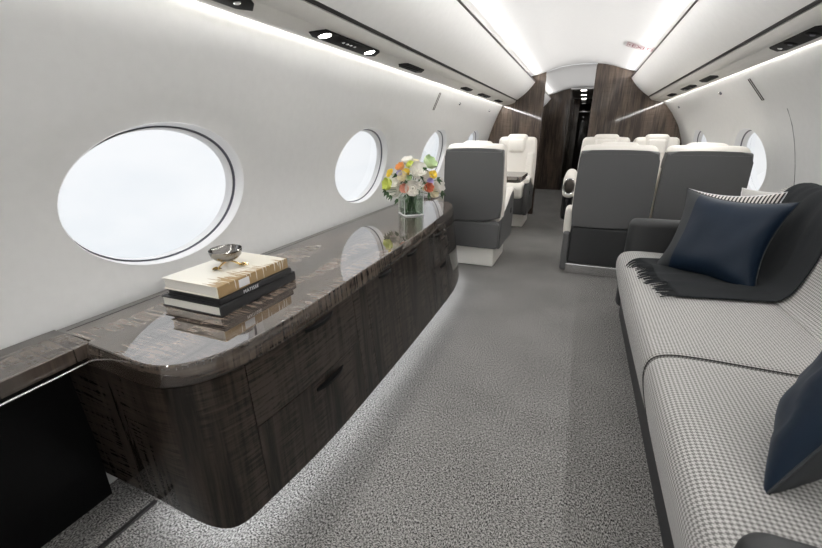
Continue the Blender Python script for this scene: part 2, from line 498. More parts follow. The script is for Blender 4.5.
# ------------------------------------------------------------------ overhead bins
def bin_unit(side, y0, y1, label):
    s = side
    def X(xl): return xl if s < 0 else 2 * CX - xl + (.0 if xl < -1 else .0)
    root = thing('overhead_bin', label, 'overhead bin', (X(-.9), y0, 1.47), group='overhead bins along both sides of the cabin')
    L0 = root.location.copy()
    ys = (y0, y1)
    def strip(name, prof, mat, ang=50):
        bm = bmesh.new()
        loft(bm, [[(X(x), y, z) for x, z in prof] for y in ys], True, True)
        return obj(name, bm, mat, root, loc=L0, angle=ang)
    e = .012 if s > 0 else 0     # right-hand wall stands a little closer
    # door: from the lower gap to the upper lip, gently bowed
    lo, hi = (-.905, 1.547), (-.685, 1.757)
    prof = []
    for k in range(9):
        t = k / 8; b = .016 * math.sin(PI * t)
        prof.append((lo[0] + (hi[0] - lo[0]) * t + b * .69, lo[1] + (hi[1] - lo[1]) * t - b * .72))
    back = [(x - .02, z + .021) for x, z in prof[::-1]]
    strip('bin_door', prof + back, M['bin'])
    strip('upper_trim', [(-.685, 1.757), (-.677, 1.765), (-.684, 1.776), (-.70, 1.775), (-.705, 1.770)], M['darktrim'])
    strip('lower_trim', [(-.915, 1.536), (-.908, 1.545), (-.922, 1.562), (-.935, 1.556)], M['black'])
    x_o = -1.070
    strip('service_panel', [(x_o, 1.4745), (-1.06, 1.4763), (-.975, 1.4955), (-.973, 1.498), (-.969, 1.4975), (-.955, 1.502), (-.935, 1.514), (-.918, 1.532),
                            (-.925, 1.545), (-.96, 1.53), (-1.0, 1.50), (-1.066, 1.49), (x_o, 1.488)], M['psu'], 60)
    bm = bmesh.new()
    loft(bm, [[(X(x), y, z) for x, z in ((-1.098, 1.486), (-1.096, 1.482), (-1.072, 1.482), (-1.071, 1.486))] for y in ys], True, True)
    obj('wash_light_strip', bm, M['led'], root, loc=L0)
    bm = bmesh.new()
    loft(bm, [[(X(x), y, z) for x, z in ((-.765, 1.775), (-.742, 1.775), (-.742, 1.790), (-.765, 1.790))] for y in ys], True, True)
    obj('cove_light_strip', bm, M['led'], root, loc=L0)
    return root
bin_unit(-1, Y0, YA - .001, 'long off-white overhead bin above the left windows and wooden credenza')
bin_unit(1, Y0, YA - .001, 'long off-white overhead bin above the sofa and right windows')
bin_unit(-1, YA + .06, YB - .001, 'short overhead bin seen beyond the first wooden partition, left of the aisle')

# ------------------------------------------------------------------ bulkheads
def section(x_in, side, z_lo=0):
    """cross-section polygon from an inner x to the hull following bin and ceiling"""
    zs = [0, .3, .6, .75, .9, 1.05, 1.2, 1.35, 1.5]
    top = [(CX + side * x, z) for x, z in CZ]
    top = [p for p in top if (p[0] < x_in - .005 if side < 0 else p[0] > x_in + .005)]
    # z on the ceiling at x_in
    ax = abs(x_in - CX)
    zc = CZ[-1][1]
    for (a, za), (b, zb) in zip(CZ, CZ[1:]):
        if a <= ax <= b: zc = za + (zb - za) * (ax - a) / (b - a)
    if side < 0: zc = zc
    pts = [(x_in, 0), (x_in, zc)] + top + [(CX + side * .80, 1.60), (hull(side, 1.53), 1.53)] + [(hull(side, z), z) for z in zs[::-1]]
    return pts
def uvx(c, n): return (c.x + c.y, c.z)
def wallpart(nm, x_in, side, y, th=.04):
    bm = bmesh.new(); extr(bm, section(x_in, side), y, y + th, 'xz')
    return struct(nm, bm, M['wallwood'], smooth=False, uv=uvx)
wallpart('wall_aft_left', -.555, -1, YA)
wallpart('wall_aft_right', .052, 1, YA)
wallpart('wall_galley_left', -.335, -1, YB)
wallpart('wall_galley_right', .16, 1, YB)
# slim polished edge trims on the partitions
for i, (x, y, z1, mt_) in enumerate(((-.557, YA - .006, 1.83, 'wallwood'), (.050, YA - .006, 1.93, 'wallwood'), (-.335, YB - .008, 1.90, 'darktrim'))):
    bm = bmesh.new(); box(bm, (x, y + .02, z1 / 2), (.012, .05, z1), .004)
    struct('trim_%d' % (5 + i), bm, M[mt_], uv=uvx)
for nm, x in (('wall_corridor_left', -.33), ('wall_corridor_right', .15)):
    bm = bmesh.new(); box(bm, (x, (YB + YE) / 2 + .02, .96), (.03, YE - YB, 1.92))
    struct(nm, bm, M['wallwood'], smooth=False, uv=lambda c, n: (c.y + c.x, c.z))
bm = bmesh.new(); box(bm, (-.09, (YB + YE) / 2, 1.925), (.50, YE - YB, .025)); struct('ceiling_passage', bm, M['ceil'], smooth=False)
# inner step of the passage and far door
bm = bmesh.new(); box(bm, (-.25, 11.5, .96), (.13, .05, 1.92)); struct('wall_passage_left', bm, M['wallwood'], smooth=False, uv=uvx)
bm = bmesh.new(); box(bm, (-.09, 11.55, 1.86), (.46, .05, .12)); struct('wall_passage_header', bm, M['wood'], smooth=False, uv=uvx)
root = bpy.data.objects.new('door_1', None); COL.objects.link(root); root.location = (-.06, 12.0, 0); root['kind'] = 'structure'
bm = bmesh.new(); box(bm, (0, 0, .93), (.46, .04, 1.80), .005); obj('door_leaf', bm, M['wood'], root, uv=uvx)
bm = bmesh.new(); box(bm, (0, -.03, 1.635), (.40, .02, .035), .003); obj('door_rail', bm, M['chrome'], root)
bm = bmesh.new(); tube(bm, [(-.18, -.05, .9), (-.18, -.05, 1.15)], .01); obj('door_handle', bm, M['chrome'], root)
bm = bmesh.new()
bm.faces.new([bm.verts.new(p) for p in ((-1.4, YE, 0), (1.2, YE, 0), (1.2, YE, 2), (-1.4, YE, 2))])
struct('wall_far', bm, M['wallwood'], smooth=False, uv=uvx)
# wall behind the viewpoint
bm = bmesh.new()
pts = [(hull(-1, z), z) for z in (0, .3, .6, .9, 1.2, 1.5)] + [(CX - .80, 1.6)] + ceil_pts() + [(CX + .80, 1.6)] + [(hull(1, z), z) for z in (1.5, 1.2, .9, .6, .3, 0)]
extr(bm, pts, Y0 - .05, Y0 + .0, 'xz'); struct('wall_front', bm, M['wall'], smooth=False)
# corridor downlights
for k, (yy, lb) in enumerate(((9.08, 'nearest small ceiling light'), (10.1, 'middle small ceiling light'), (11.2, 'farthest small ceiling light'))):
    t = thing('ceiling_light', lb + ' of the three above the rear passage', 'ceiling light', (-.106, yy, 1.905), group='small lights above the rear passage')
    bm = bmesh.new(); box(bm, (0, 0, -.004), (.13, .11, .012), .003); obj('bezel', bm, M['chrome'], t)
    bm = bmesh.new(); box(bm, (0, 0, -.011), (.10, .08, .006), .002); obj('lens', bm, M['lamp'], t)

# ------------------------------------------------------------------ fittings in the service panels
def psu_z(xl):  # underside height of the service panel at left-side x
    return 1.4740 + (xl + 1.07) * .226
def service_unit(side, y0, y1, xc, w, label, kind):
    X = xc if side < 0 else 2 * CX - xc
    z = psu_z(xc)
    nm = {'reading': 'reading_light_panel', 'vent': 'air_vent_panel', 'small': 'speaker_grille'}[kind]
    cat = {'reading': 'reading light', 'vent': 'air vent', 'small': 'speaker'}[kind]
    t = thing(nm, label, cat, (X, (y0 + y1) / 2, z), group='fittings in the overhead service panels')
    t.rotation_euler = (0, side * .222, 0)
    l = (y1 - y0) / 2
    bm = bmesh.new()
    k = min(.05, l * .35)
    pts = [(-w / 2, -l + k), (-w / 2 + .02, -l), (w / 2 - .01, -l + k * .6), (w / 2, -l + k), (w / 2, l - k), (w / 2 - .01, l - k * .6), (-w / 2 + .02, l), (-w / 2, l - k)]
    if side > 0: pts = [(-x, y) for x, y in pts]
    extr(bm, pts, -.0035, .004, 'xy', r=.001)
    obj('panel', bm, M['psublack'], t)
    if kind == 'reading':
        for yy in (-l + .085, l - .085):
            bm = bmesh.new(); lathe(bm, [(0, -.0050), (.022, -.0050), (.026, -.0035)], 20, T(0, yy, 0)); o = obj('lamp_lens', bm, M['lamp'], t)
            bm = bmesh.new(); lathe(bm, [(.026, -.002), (.028, -.0055), (.030, -.002)], 24, T(0, yy, 0)); obj('lamp_bezel', bm, M['darktrim'], t)
        for q in range(4):
            bm = bmesh.new(); box(bm, (-side * -.0, -.05 + q * .032, -.0042), (.010, .012, .003), .001); obj('button', bm, M['label'], t)
    elif kind == 'vent':
        for yy in (-l * .45, l * .3):
            bm = bmesh.new(); lathe(bm, [(.012, -.008), (.022, -.008), (.026, -.005), (.028, -.002)], 20, T(0, yy, 0))
            obj('nozzle', bm, M['psublack'], t)
            bm = bmesh.new(); lathe(bm, [(0, -.010), (.008, -.010), (.010, -.006)], 14, T(0, yy, 0)); obj('nozzle_core', bm, M['gasket'], t)
        bm = bmesh.new(); lathe(bm, [(0, -.006), (.009, -.006), (.011, -.003)], 14, T(0, l * .72, 0)); obj('indicator', bm, M['chrome'], t)
    else:
        for q in range(-2, 3):
            bm = bmesh.new(); box(bm, (0, q * l * .25, -.004), (w * .62, l * .10, .003), .001); obj('slat', bm, M['psublack'], t)
    return t
service_unit(-1, .62, 1.17, -1.005, .065, 'black vent panel overhead at the top edge, above the near left window', 'vent')
service_unit(-1, 1.47, 2.02, -1.005, .075, 'long black reading light panel with two lit lamps above the left credenza', 'reading')
service_unit(-1, 2.30, 2.66, -1.005, .060, 'black speaker grille right of the lit reading light panel', 'small')
service_unit(-1, 3.62, 3.95, -1.01, .055, 'small dark grille overhead above the near left seat', 'small')
service_unit(-1, 4.25, 4.75, -1.01, .055, 'dark vent panel overhead on the left near the partition', 'vent')
service_unit(-1, 5.1, 5.5, -1.01, .055, 'last small grille overhead before the left wooden partition', 'small')
service_unit(1, 2.10, 2.62, -1.01, .070, 'large black vent panel in the right overhead strip above the sofa', 'vent')
service_unit(1, 3.55, 3.95, -1.01, .055, 'dark grille second from the front in the right overhead strip', 'small')
service_unit(1, 4.15, 4.62, -1.01, .055, 'dark vent panel third from the front in the right overhead strip', 'vent')
service_unit(1, 4.95, 5.30, -1.01, .055, 'last small grille in the right overhead strip, by the wooden partition', 'small')

# marks on the wall panels: upright slots and little sensors
def wall_slot(side, y, z0, z1, dy, label):
    bm = bmesh.new()
    a = Vector((hull(side, z0) - side * .004, y, z0)); b = Vector((hull(side, z1) - side * .004, y + dy, z1))
    o = []
    yv = Vector((0, 1, 0))
    for p in (a, b): o.append(p)
    d = (b - a).normalized(); nrm = d.cross(yv).normalized()
    w = .015
    for (p, q) in ((a - yv * w, b - yv * w), (a + yv * w, b + yv * w), (a - yv * w, a + yv * w), (b - yv * w, b + yv * w)):
        tube(bm, [p, q], .0022, 6)
    return tag(obj('grab_slot_bezel', bm, M['darktrim'], loc=a), label, 'wall slot', 'upright slots in the side walls')
wall_slot(-1, 3.37, 1.30, 1.425, .0, 'thin upright dark-edged slot in the left wall below the light line')
wall_slot(1, 3.28, 1.31, 1.430, .0, 'thin upright dark-edged slot in the right wall below the light line')
for side, y, z, lb in ((-1, 4.03, 1.385, 'small round sensor on the left wall right of the slot'), (-1, 5.4, 1.385, 'tiny far sensor on the left wall near the partition'),
                       (1, 3.93, 1.405, 'small round sensor on the right wall left of the slot'), (1, 5.5, 1.39, 'tiny far sensor on the right wall near the partition')):
    t = thing('wall_sensor', lb, 'sensor', (hull(side, z), y, z), group='sensors on the side walls')
    m_ = R(PI / 2 * side * -1, 'Y')
    bm = bmesh.new(); lathe(bm, [(0, .008), (.009, .008), (.014, .005), (.015, -.004)], 18, m_); obj('housing', bm, M['gasket'], t)
    bm = bmesh.new(); lathe(bm, [(0, .013), (.006, .012), (.007, .009)], 12, m_); obj('lens', bm, M['chrome'], t)
# seam in the right wall
bm = bmesh.new(); tube(bm, [(hull(1, z) - .001, 3.02 - .0 * z, z) for z in [.6 + .05 * i for i in range(14)]], .0018, 5)
struct('trim_8', bm, M['seam'])

# exit marking on the ceiling
def ceil_z(x):
    ax = abs(x - CX)
    for (a, za), (b, zb) in zip(CZ, CZ[1:]):
        if a <= ax <= b: return za + (zb - za) * (ax - a) / (b - a)
EX0, EY0 = .383, 4.62; EZ0 = ceil_z(EX0)
ex = thing('exit_sign', 'faint red EXIT marking on the white ceiling', 'sign', (EX0, EY0, EZ0))
def on_ceiling(me, lift):
    for v in me.vertices: v.co.z = ceil_z(EX0 + v.co.x) - EZ0 - lift
bm = bmesh.new()
loft(bm, [[(-.125 + .0125 * i, y, 0) for i in range(21)] for y in (-.11, 0, .11)])
o = obj('sign_plate', bm, M['signplate'], ex); on_ceiling(o.data, .0035)
pl = rpoly(-.115, -.095, .115, .095, .025); pl = resample(pl + pl[:1], .012) if 'resample' in globals() else pl + pl[:1]
q_ = [(x * .985, y * .97) for x, y in pl]
bm = bmesh.new(); loft(bm, [[(x, y, 0) for x, y in pl], [(x * .97, y * .95, 0) for x, y in pl]])
o = obj('sign_border', bm, M['sign'], ex); on_ceiling(o.data, .0055)
cu = bpy.data.curves.new('exit_lettering', 'FONT'); cu.body = 'EXIT'; cu.size = .078; cu.align_x = 'CENTER'; cu.align_y = 'CENTER'
cu.materials.append(M['sign'])
to = text_obj('exit_lettering', cu, ex)
for v in to.data.vertices: v.co.y *= -2.2
on_ceiling(to.data, .0055)
for s in (-1, 1):
    bm = bmesh.new(); bm.faces.new([bm.verts.new((s * x, y, 0)) for x, y in ((.108, 0), (.090, .03), (.090, -.03))])
    o = obj('arrow', bm, M['sign'], ex, smooth=False); on_ceiling(o.data, .0055)

# ------------------------------------------------------------------ credenza
ZC = .592
OUT = [(-1.315, .562), (-1.182, .556), (-1.062, .548), (-.975, .541), (-.910, .540), (-.862, .552), (-.822, .585), (-.793, .635), (-.775, .70), (-.765, .80), (-.761, .937), (-.764, 1.151),
       (-.771, 1.46), (-.779, 1.77), (-.792, 2.10), (-.808, 2.35), (-.826, 2.60), (-.846, 2.80), (-.872, 2.97), (-.91, 3.08), (-.97, 3.15), (-1.08, 3.18), (-1.315, 3.19)]
def smooth_line(p, it=2):
    for _ in range(it):
        q = [p[0]]
        for a, b in zip(p, p[1:]):
            q += [(a[0] * .75 + b[0] * .25, a[1] * .75 + b[1] * .25), (a[0] * .25 + b[0] * .75, a[1] * .25 + b[1] * .75)]
        q.append(p[-1]); p = q
    return p
OUTS = smooth_line(OUT, 2)
def offset(line, d):
    """move an open plan line by d to its right-hand side (outwards, into the aisle, for positive d)"""
    o = []
    for i, p in enumerate(line):
        a = line[max(i - 1, 0)]; b = line[min(i + 1, len(line) - 1)]
        t = Vector((b[0] - a[0], b[1] - a[1])).normalized()
        n = Vector((t.y, -t.x))
        o.append((p[0] + n.x * d, p[1] + n.y * d))
    return o
cred = thing('credenza', 'long dark figured-wood credenza with curved end under the left windows', 'credenza', (-1.0, 1.8, 0))
L0 = cred.location.copy()
def closed(line, x=-1.318): return line
# countertop: loft of offset outlines
bm = bmesh.new()
prof = [(-.01, ZC - .056), (.015, ZC - .056), (.0185, ZC - .054), (.019, ZC - .050), (.0055, ZC - .0035), (.003, ZC - .0012)]
loft(bm, [[(x, y, z) for x, y in offset(OUTS, d)] for d, z in prof])
obj('counter_edge', bm, M['edge'], cred, loc=L0, uv=lambda c, n: (c.z, c.x + c.y), angle=30)
bm = bmesh.new()
V = loft(bm, [[(x, y, z) for x, y in offset(OUTS, d)] for d, z in ((.003, ZC - .0012), (-.001, ZC))])
bm.faces.new(V[-1])
def uvtop(c, n): return (c.x * 1.0, c.y)
obj('countertop', bm, M['counter'], cred, loc=L0, uv=uvtop, angle=30, wn=True)
# thin dark groove line in the countertop along the wall
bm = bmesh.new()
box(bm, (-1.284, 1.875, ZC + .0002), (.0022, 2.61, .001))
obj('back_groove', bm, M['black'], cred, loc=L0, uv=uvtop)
# body core
OUTB = smooth_line([(-1.315, .565), (-1.182, .563), (-1.048, .560), (-.95, .553), (-.87, .551), (-.81, .555), (-.768, .572), (-.747, .61), (-.737, .688), (-.722, .80), (-.705, .99),
       (-.70, 1.2), (-.697, 1.5), (-.697, 1.8), (-.70, 2.1), (-.704, 2.35), (-.710, 2.55), (-.735, 2.74), (-.775, 2.91), (-.83, 3.05), (-.93, 3.13), (-1.08, 3.17), (-1.315, 3.18)], 2)
TOPC = offset(OUTS, .017)
def C(z, d):
    """plan line of the fronts at height z, moved out by d"""
    k = (ZC - .0575 - z) / (ZC - .0575 - .075)
    return offset([(a[0] + (b[0] - a[0]) * k, a[1] + (b[1] - a[1]) * k) for a, b in zip(TOPC, OUTB)], d)
bm = bmesh.new()
V = loft(bm, [[(x, y, z) for x, y in C(z, -.0195)] for z in (.075, ZC - .058)])
bm.faces.new(V[0]); bm.faces.new(V[1][::-1])
obj('body', bm, M['wood'], cred, loc=L0, uv=lambda c, n: (c.x + c.y, c.z))
# plinth and glow
bm = bmesh.new()
V = loft(bm, [[(x, y, z) for x, y in offset(OUTB, -.11)] for z in (.0, .075)])
obj('plinth', bm, M['black'], cred, loc=L0)
bm = bmesh.new()
ln = offset(OUTB, -.028); ln = [p for p in ln if p[0] > -1.12]
ln2 = offset(OUTB, -.040); ln2 = [p for p in ln2 if p[0] > -1.12]
k = min(len(ln), len(ln2))
loft(bm, [[(x, y, .0745) for x, y in ln[:k]], [(x, y, .068) for x, y in ln[:k]], [(x, y, .068) for x, y in ln2[:k]], [(x, y, .0745) for x, y in ln2[:k]]])
obj('glow_strip', bm, M['ledcool'], cred, loc=L0)
# fronts cut along the face by y
def resample(line, step=.01):
    o = [line[0]]
    for a, b in zip(line, line[1:]):
        L = math.hypot(b[0] - a[0], b[1] - a[1]); n = max(1, int(L / step))
        for i in range(1, n + 1): o.append((a[0] + (b[0] - a[0]) * i / n, a[1] + (b[1] - a[1]) * i / n))
    return o
def facepoint(yv, d, z=.3):
    ln = C(z, d)
    for a, b in zip(ln, ln[1:]):
        if a[1] <= yv <= b[1] and a[0] > -1.0: return (a[0] + (b[0] - a[0]) * (yv - a[1]) / (b[1] - a[1] + 1e-9), yv)
def cut(line, y, keep_low):
    """the part of an open plan line before (or after) it first passes y on the aisle side"""
    for i, (a, b) in enumerate(zip(line, line[1:])):
        if a[1] <= y <= b[1] and a[0] > -1.05:
            t = (y - a[1]) / (b[1] - a[1] + 1e-9); m = (a[0] + (b[0] - a[0]) * t, y)
            return line[:i + 1] + [m] if keep_low else [m] + line[i + 1:]
def even(line, n):
    L = [0.]
    for a, b in zip(line, line[1:]): L.append(L[-1] + math.hypot(b[0] - a[0], b[1] - a[1]))
    o = []; j = 0
    for i in range(n + 1):
        t = L[-1] * i / n
        while j < len(L) - 2 and L[j + 1] < t: j += 1
        k = (t - L[j]) / max(1e-9, L[j + 1] - L[j]); a, b = line[j], line[j + 1]
        o.append((a[0] + (b[0] - a[0]) * k, a[1] + (b[1] - a[1]) * k))
    return o
def front(name, sel, z0, z1, mat='wood', seed=0.):
    """sel: ('low', y) the curved near end, ('high', y) the far end, or (y0, y1)"""
    quad = []
    for z, d in ((z0, -.019), (z0, 0), (z1, 0), (z1, -.019)):
        if sel[0] == 'low': quad.append(even(cut(C(z, d), sel[1] - G, True), 90))
        elif sel[0] == 'high': quad.append(even(cut(C(z, d), sel[1] + G, False), 40))
        else: quad.append([facepoint(sel[0] + G + (sel[1] - sel[0] - 2 * G) * k / 30, d, z) for k in range(31)])
    bm = bmesh.new()
    loft(bm, [[(q[i][0], q[i][1], z) for q, z in zip(quad, (z0, z0, z1, z1))] for i in range(len(quad[0]))], True, True)
    return obj(name, bm, M[mat], cred, loc=L0, uv=lambda c, n: (c.x * .8 + c.y + seed, c.z + seed), angle=30)
TOPF, G = ZC - .0575, .0012
front('end_panel', ('low', .69), .075, TOPF, seed=.3)
def rng(a, b): return (a, b)
ZM = .335
fr = []
for (a, b, z0, z1, nm, sd) in ((.69, 1.235, ZM + G, TOPF, 'drawer', 1.), (.69, 1.235, .075, ZM - G, 'drawer', 1.6), (1.235, 1.345, .075, TOPF, 'filler_panel', 2.2),
                               (1.345, 1.62, .075, TOPF, 'door', 3.), (1.62, 2.05, .075, TOPF, 'door', 4.), (2.05, 2.85, ZM + G, TOPF, 'drawer', 5.), (2.05, 2.85, .075, ZM - G, 'drawer', 6.)):
    fr.append((front(nm, rng(a, b), z0, z1, seed=sd), a, b, z1, nm))
front('rear_end_panel', ('high', 2.85), .075, TOPF, seed=7.)
def pull(par, y0, y1, z):
    bm = bmesh.new(); rings = []
    n = 8
    for q in range(n + 1):
        yv = y0 + (y1 - y0) * q / n
        e = math.sin(PI * q / n) ** .6
        a = facepoint(yv, -.001, z); b = facepoint(yv, .002 + .015 * e, z)
        rings.append([(a[0], a[1], z + .006), (b[0], b[1], z + .006), (b[0], b[1], z - .004 - .002 * e), (a[0], a[1], z - .006)])
    loft(bm, rings, True, True)
    obj('handle', bm, M['psublack'], par, loc=L0, angle=50)
for (o, a, b, z1, nm), (h0, h1, zz) in zip([f for f in fr if f[4] != 'filler_panel'],
        ((.93, 1.09, .522), (.94, 1.10, .300), (1.47, 1.60, .522), (1.82, 1.96, .522), (2.33, 2.46, .505), (2.33, 2.46, .305))):
    pull(o, h0, h1, zz)

# side ledge with black panel in front of the credenza, running towards the viewer
led = thing('side_ledge', 'low wood-edged side ledge over a black recess at bottom left', 'ledge', (-1.22, -.3, 0))
L0 = led.location.copy()
bm = bmesh.new()
top = [(-1.325, .561), (-1.160, .561), (-1.152, .45), (-1.145, .30), (-1.137, 0), (-1.135, -1.2), (-1.325, -1.2)]
lo = [(-1.325, .561), (-1.158, .561), (-1.150, .45), (-1.143, .30), (-1.135, 0), (-1.133, -1.2), (-1.325, -1.2)]
V = loft(bm, [[(x, y, ZC - .040) for x, y in lo], [(x, y, ZC - .002) for x, y in lo], [(x, y, ZC) for x, y in top]], True)
bm.faces.new(V[0]); bm.faces.new(V[-1][::-1])
obj('ledge_top', bm, M['edge'], led, loc=L0, uv=uvtop, angle=30, wn=True)
bm = bmesh.new(); tube(bm, [(-1.138, .55, ZC - .043), (-1.131, .45, ZC - .043), (-1.124, .30, ZC - .043), (-1.118, 0, ZC - .043), (-1.115, -1.2, ZC - .043)], .003, 6)
obj('edge_strip', bm, M['chrome'], led, loc=L0)
bm = bmesh.new(); box(bm, (-1.3075, -.32, .275), (.035, 1.755, .55))
obj('recess_panel', bm, M['recess'], led, loc=L0, smooth=False)

# ------------------------------------------------------------------ books and bowl
BK = Matrix.Rotation(math.radians(1.2), 4, 'Z')
def book(name, label, x0, x1, y0, y1, z0, th, cover, spine_title=None, rz=0., jacket=False):
    """spine faces the aisle (x1 side)"""
    cx, cy = (x0 + x1) / 2, (y0 + y1) / 2
    w, l = x1 - x0, y1 - y0
    t = thing(name, label, 'book', (cx, cy, z0), rz, 'books stacked on the credenza')
    c = .0032
    def uvb(co, n):
        if n.z > .5: return (w / 2 - co.x, co.y + l / 2)
        if n.x > .5: return (-(th - co.z), co.y + l / 2)
        return (.3, co.y + l / 2)
    bm = bmesh.new()
    box(bm, (0, 0, th - c / 2), (w, l, c), .0008, 1)
    obj('front_cover', bm, M[cover], t, uv=uvb, smooth=False)
    bm = bmesh.new()
    box(bm, (0, 0, c / 2), (w, l, c), .0008, 1)
    obj('back_cover', bm, M[cover], t, uv=lambda co, n: (.3, .1), smooth=False)
    bm = bmesh.new(); extr(bm, [(w / 2 - .004, 0.0005), (w / 2 + .001, .0008), (w / 2 + .002, th * .3), (w / 2 + .002, th * .7), (w / 2 + .001, th - .0008), (w / 2 - .004, th - .0005)], -l / 2, l / 2, 'xz')
    obj('spine', bm, M[cover], t, uv=uvb, smooth=False)
    bm = bmesh.new(); box(bm, (-.004, 0, th / 2), (w - .012, l - .010, th - 2 * c))
    obj('page_block', bm, M['bookblack' if spine_title else 'pages'], t, uv=lambda co, n: (co.y + co.x, co.z), smooth=False)
    if spine_title:
        cu = bpy.data.curves.new('spine_title', 'FONT'); cu.body = spine_title; cu.size = .016; cu.align_x = 'CENTER'; cu.align_y = 'CENTER'; cu.extrude = .0002; cu.space_character = 1.15
        cu.materials.append(M['label'])
        to = text_obj('spine_title', cu, t)
        to.location = (w / 2 + .0024, -.040, th / 2); to.rotation_euler = (PI / 2, 0, PI / 2)
    return t
zb = ZC + .0005
b1 = book('coffee_table_book', 'black book with pale page edges at the bottom of the stack', -1.196, -.948, .800, 1.158, zb, .034, 'bookblack', rz=.010)
b2 = book('coffee_table_book', 'slimmer black book with white spine title, middle of the stack', -1.180, -.952, .812, 1.142, zb + .0345, .019, 'bookblack', 'MATISSE', rz=-.006)
b3 = book('coffee_table_book', 'cream and gold-brown jacketed book on top of the stack, under the bowl', -1.192, -.960, .812, 1.135, zb + .054, .038, 'jacket', rz=.004)
ztop = zb + .054 + .038
bm = bmesh.new(); box(bm, (.1183, -.055, .019), (.0006, .045, .026)); obj('spine_label', bm, M['label'], b3, smooth=False)
bw = thing('bowl', 'small polished silver bowl on gold leaf legs standing on the books', 'bowl', (-1.088, .985, ztop))
bm = bmesh.new(); prof = [(0, .020), (.020, .021), (.038, .028), (.049, .040), (.0535, .055), (.054, .061), (.0525, .062), (.0505, .055), (.045, .041), (.035, .031), (.018, .0245), (0, .023)]
lathe(bm, prof, 40, R(.05, 'X')); obj('dish', bm, M['steel'], bw)
for k in range(3):
    a = 2 * PI * k / 3 + .5
    bm = bmesh.new(); d = Vector((math.cos(a), math.sin(a), 0))
    tube(bm, [Vector((0, 0, .020)) + d * .004, d * .022 + Vector((0, 0, .014)), d * .040 + Vector((0, 0, .0045))], .0032, 7)
    for q in range(-2, 3):   # leaf lobes
        aa = a + q * .35; dd = Vector((math.cos(aa), math.sin(aa), 0))
        p0 = d * .036 + Vector((0, 0, .0045)); p1 = p0 + dd * (.034 - abs(q) * .005); nn = Vector((-dd.y, dd.x, 0)) * .010
        m_ = (p0 + p1) / 2
        vs = [bm.verts.new(v) for v in (p0, m_ - nn, p1, m_ + nn, m_ + Vector((0, 0, .005)))]
        for i in range(4): bm.faces.new([vs[i], vs[(i + 1) % 4], vs[4]])
        bm.faces.new(vs[3::-1])
    obj('leaf_foot', bm, M['gold'], bw)

# ------------------------------------------------------------------ vase and flowers
vs_ = thing('vase', 'square clear glass vase with water and stems on the credenza', 'vase', (-1.035, 2.535, ZC), math.radians(41))
hv, hs = .165, .070
bm = bmesh.new()
def sq(h, r=.008): return rpoly(-h, -h, h, h, r, 3)
rr = [[(x, y, z) for x, y in sq(h, r)] for h, z, r in ((hs, 0, .008), (hs, hv, .008), (hs - .006, hv, .005), (hs - .006, .012, .005))]
V = loft(bm, rr, True); bm.faces.new(V[0]); bm.faces.new(V[-1][::-1])
obj('glass', bm, M['glass'], vs_)
bm = bmesh.new(); extr(bm, sq(hs - .0075, .004), .0135, .115, 'xy'); obj('water', bm, M['water'], vs_)
bm = bmesh.new()
for (s1, s2) in ((-1, -1), (1, -1), (1, 1), (-1, 1)): tube(bm, [(s1 * (hs - .004), s2 * (hs - .004), .004), (s1 * (hs - .004), s2 * (hs - .004), hv - .002)], .0028, 6)
tube(bm, [(x, y, hv) for x, y in sq(hs - .003) + sq(hs - .003)[:1]], .003, 6, False)
tube(bm, [(x, y, .005) for x, y in sq(hs - .003) + sq(hs - .003)[:1]], .005, 6, False)
obj('polished_edges', bm, M['reveal'], vs_)

def petal(bm, mt, r, a, open_, w, cup):
    n = 4; grid = []
    for i in range(n + 1):
        v = i / n; row = []
        for j in range(n + 1):
            u = (j / n * 2 - 1)
            ww = w * math.sin(PI * min(1, .18 + .62 * v)) * r
            th = open_ * v
            rad = r * .95 * math.sin(th) + .1 * r
            z = r * (1 - math.cos(th)) * .75 + r * v * .55 * (1 - open_ * .3)
            x = u * ww; inward = cup * u * u * r * .5
            p = Vector((rad - inward, x, z - .06 * r * u * u + (v > .9) * .04 * r * math.sin(9 * u)))
            row.append(bm.verts.new(mt @ (R(a, 'Z') @ p)))
        grid.append(row)
    for i in range(n):
        for j in range(n): bm.faces.new([grid[i][j], grid[i][j + 1], grid[i + 1][j + 1], grid[i + 1][j]])
def bloom(bm, mt, r, kind):
    if kind == 'rose':
        spec = [(5, 1.5, .9, .5), (5, 1.15, .85, .7), (5, .8, .7, .9), (4, .45, .5, 1.)]
    elif kind == 'tulip':
        spec = [(3, .75, .95, .8), (3, .6, .85, .8)]
    elif kind == 'ball':
        spec = [(7, 1.7, .6, .4), (7, 1.4, .6, .5), (6, 1.1, .6, .6), (5, .8, .5, .8), (4, .4, .4, 1.)]
    for q, (n, op, w, cup) in enumerate(spec):
        for k in range(n): petal(bm, mt, r * (1 - .08 * q), 2 * PI * (k + .5 * (q % 2) + .13 * q) / n, op, w, cup)
C0 = Vector((0, 0, 1.12))
def ray_pt(px, py, y):
    th = math.atan(141 / 400); vx, vy, f = 173., 141., 400.
    Yv = Vector((vx, vy, f)).normalized(); Zv = Vector((0, f, -vy)).normalized(); Xv = -Yv.cross(Zv) if Yv.cross(Zv).x < 0 else Yv.cross(Zv)
    d = Vector((px - 411, 274 - py, f)); w = Vector((d.dot(Xv), d.dot(Yv), d.dot(Zv)))
    return C0 + w * (y / w.y)
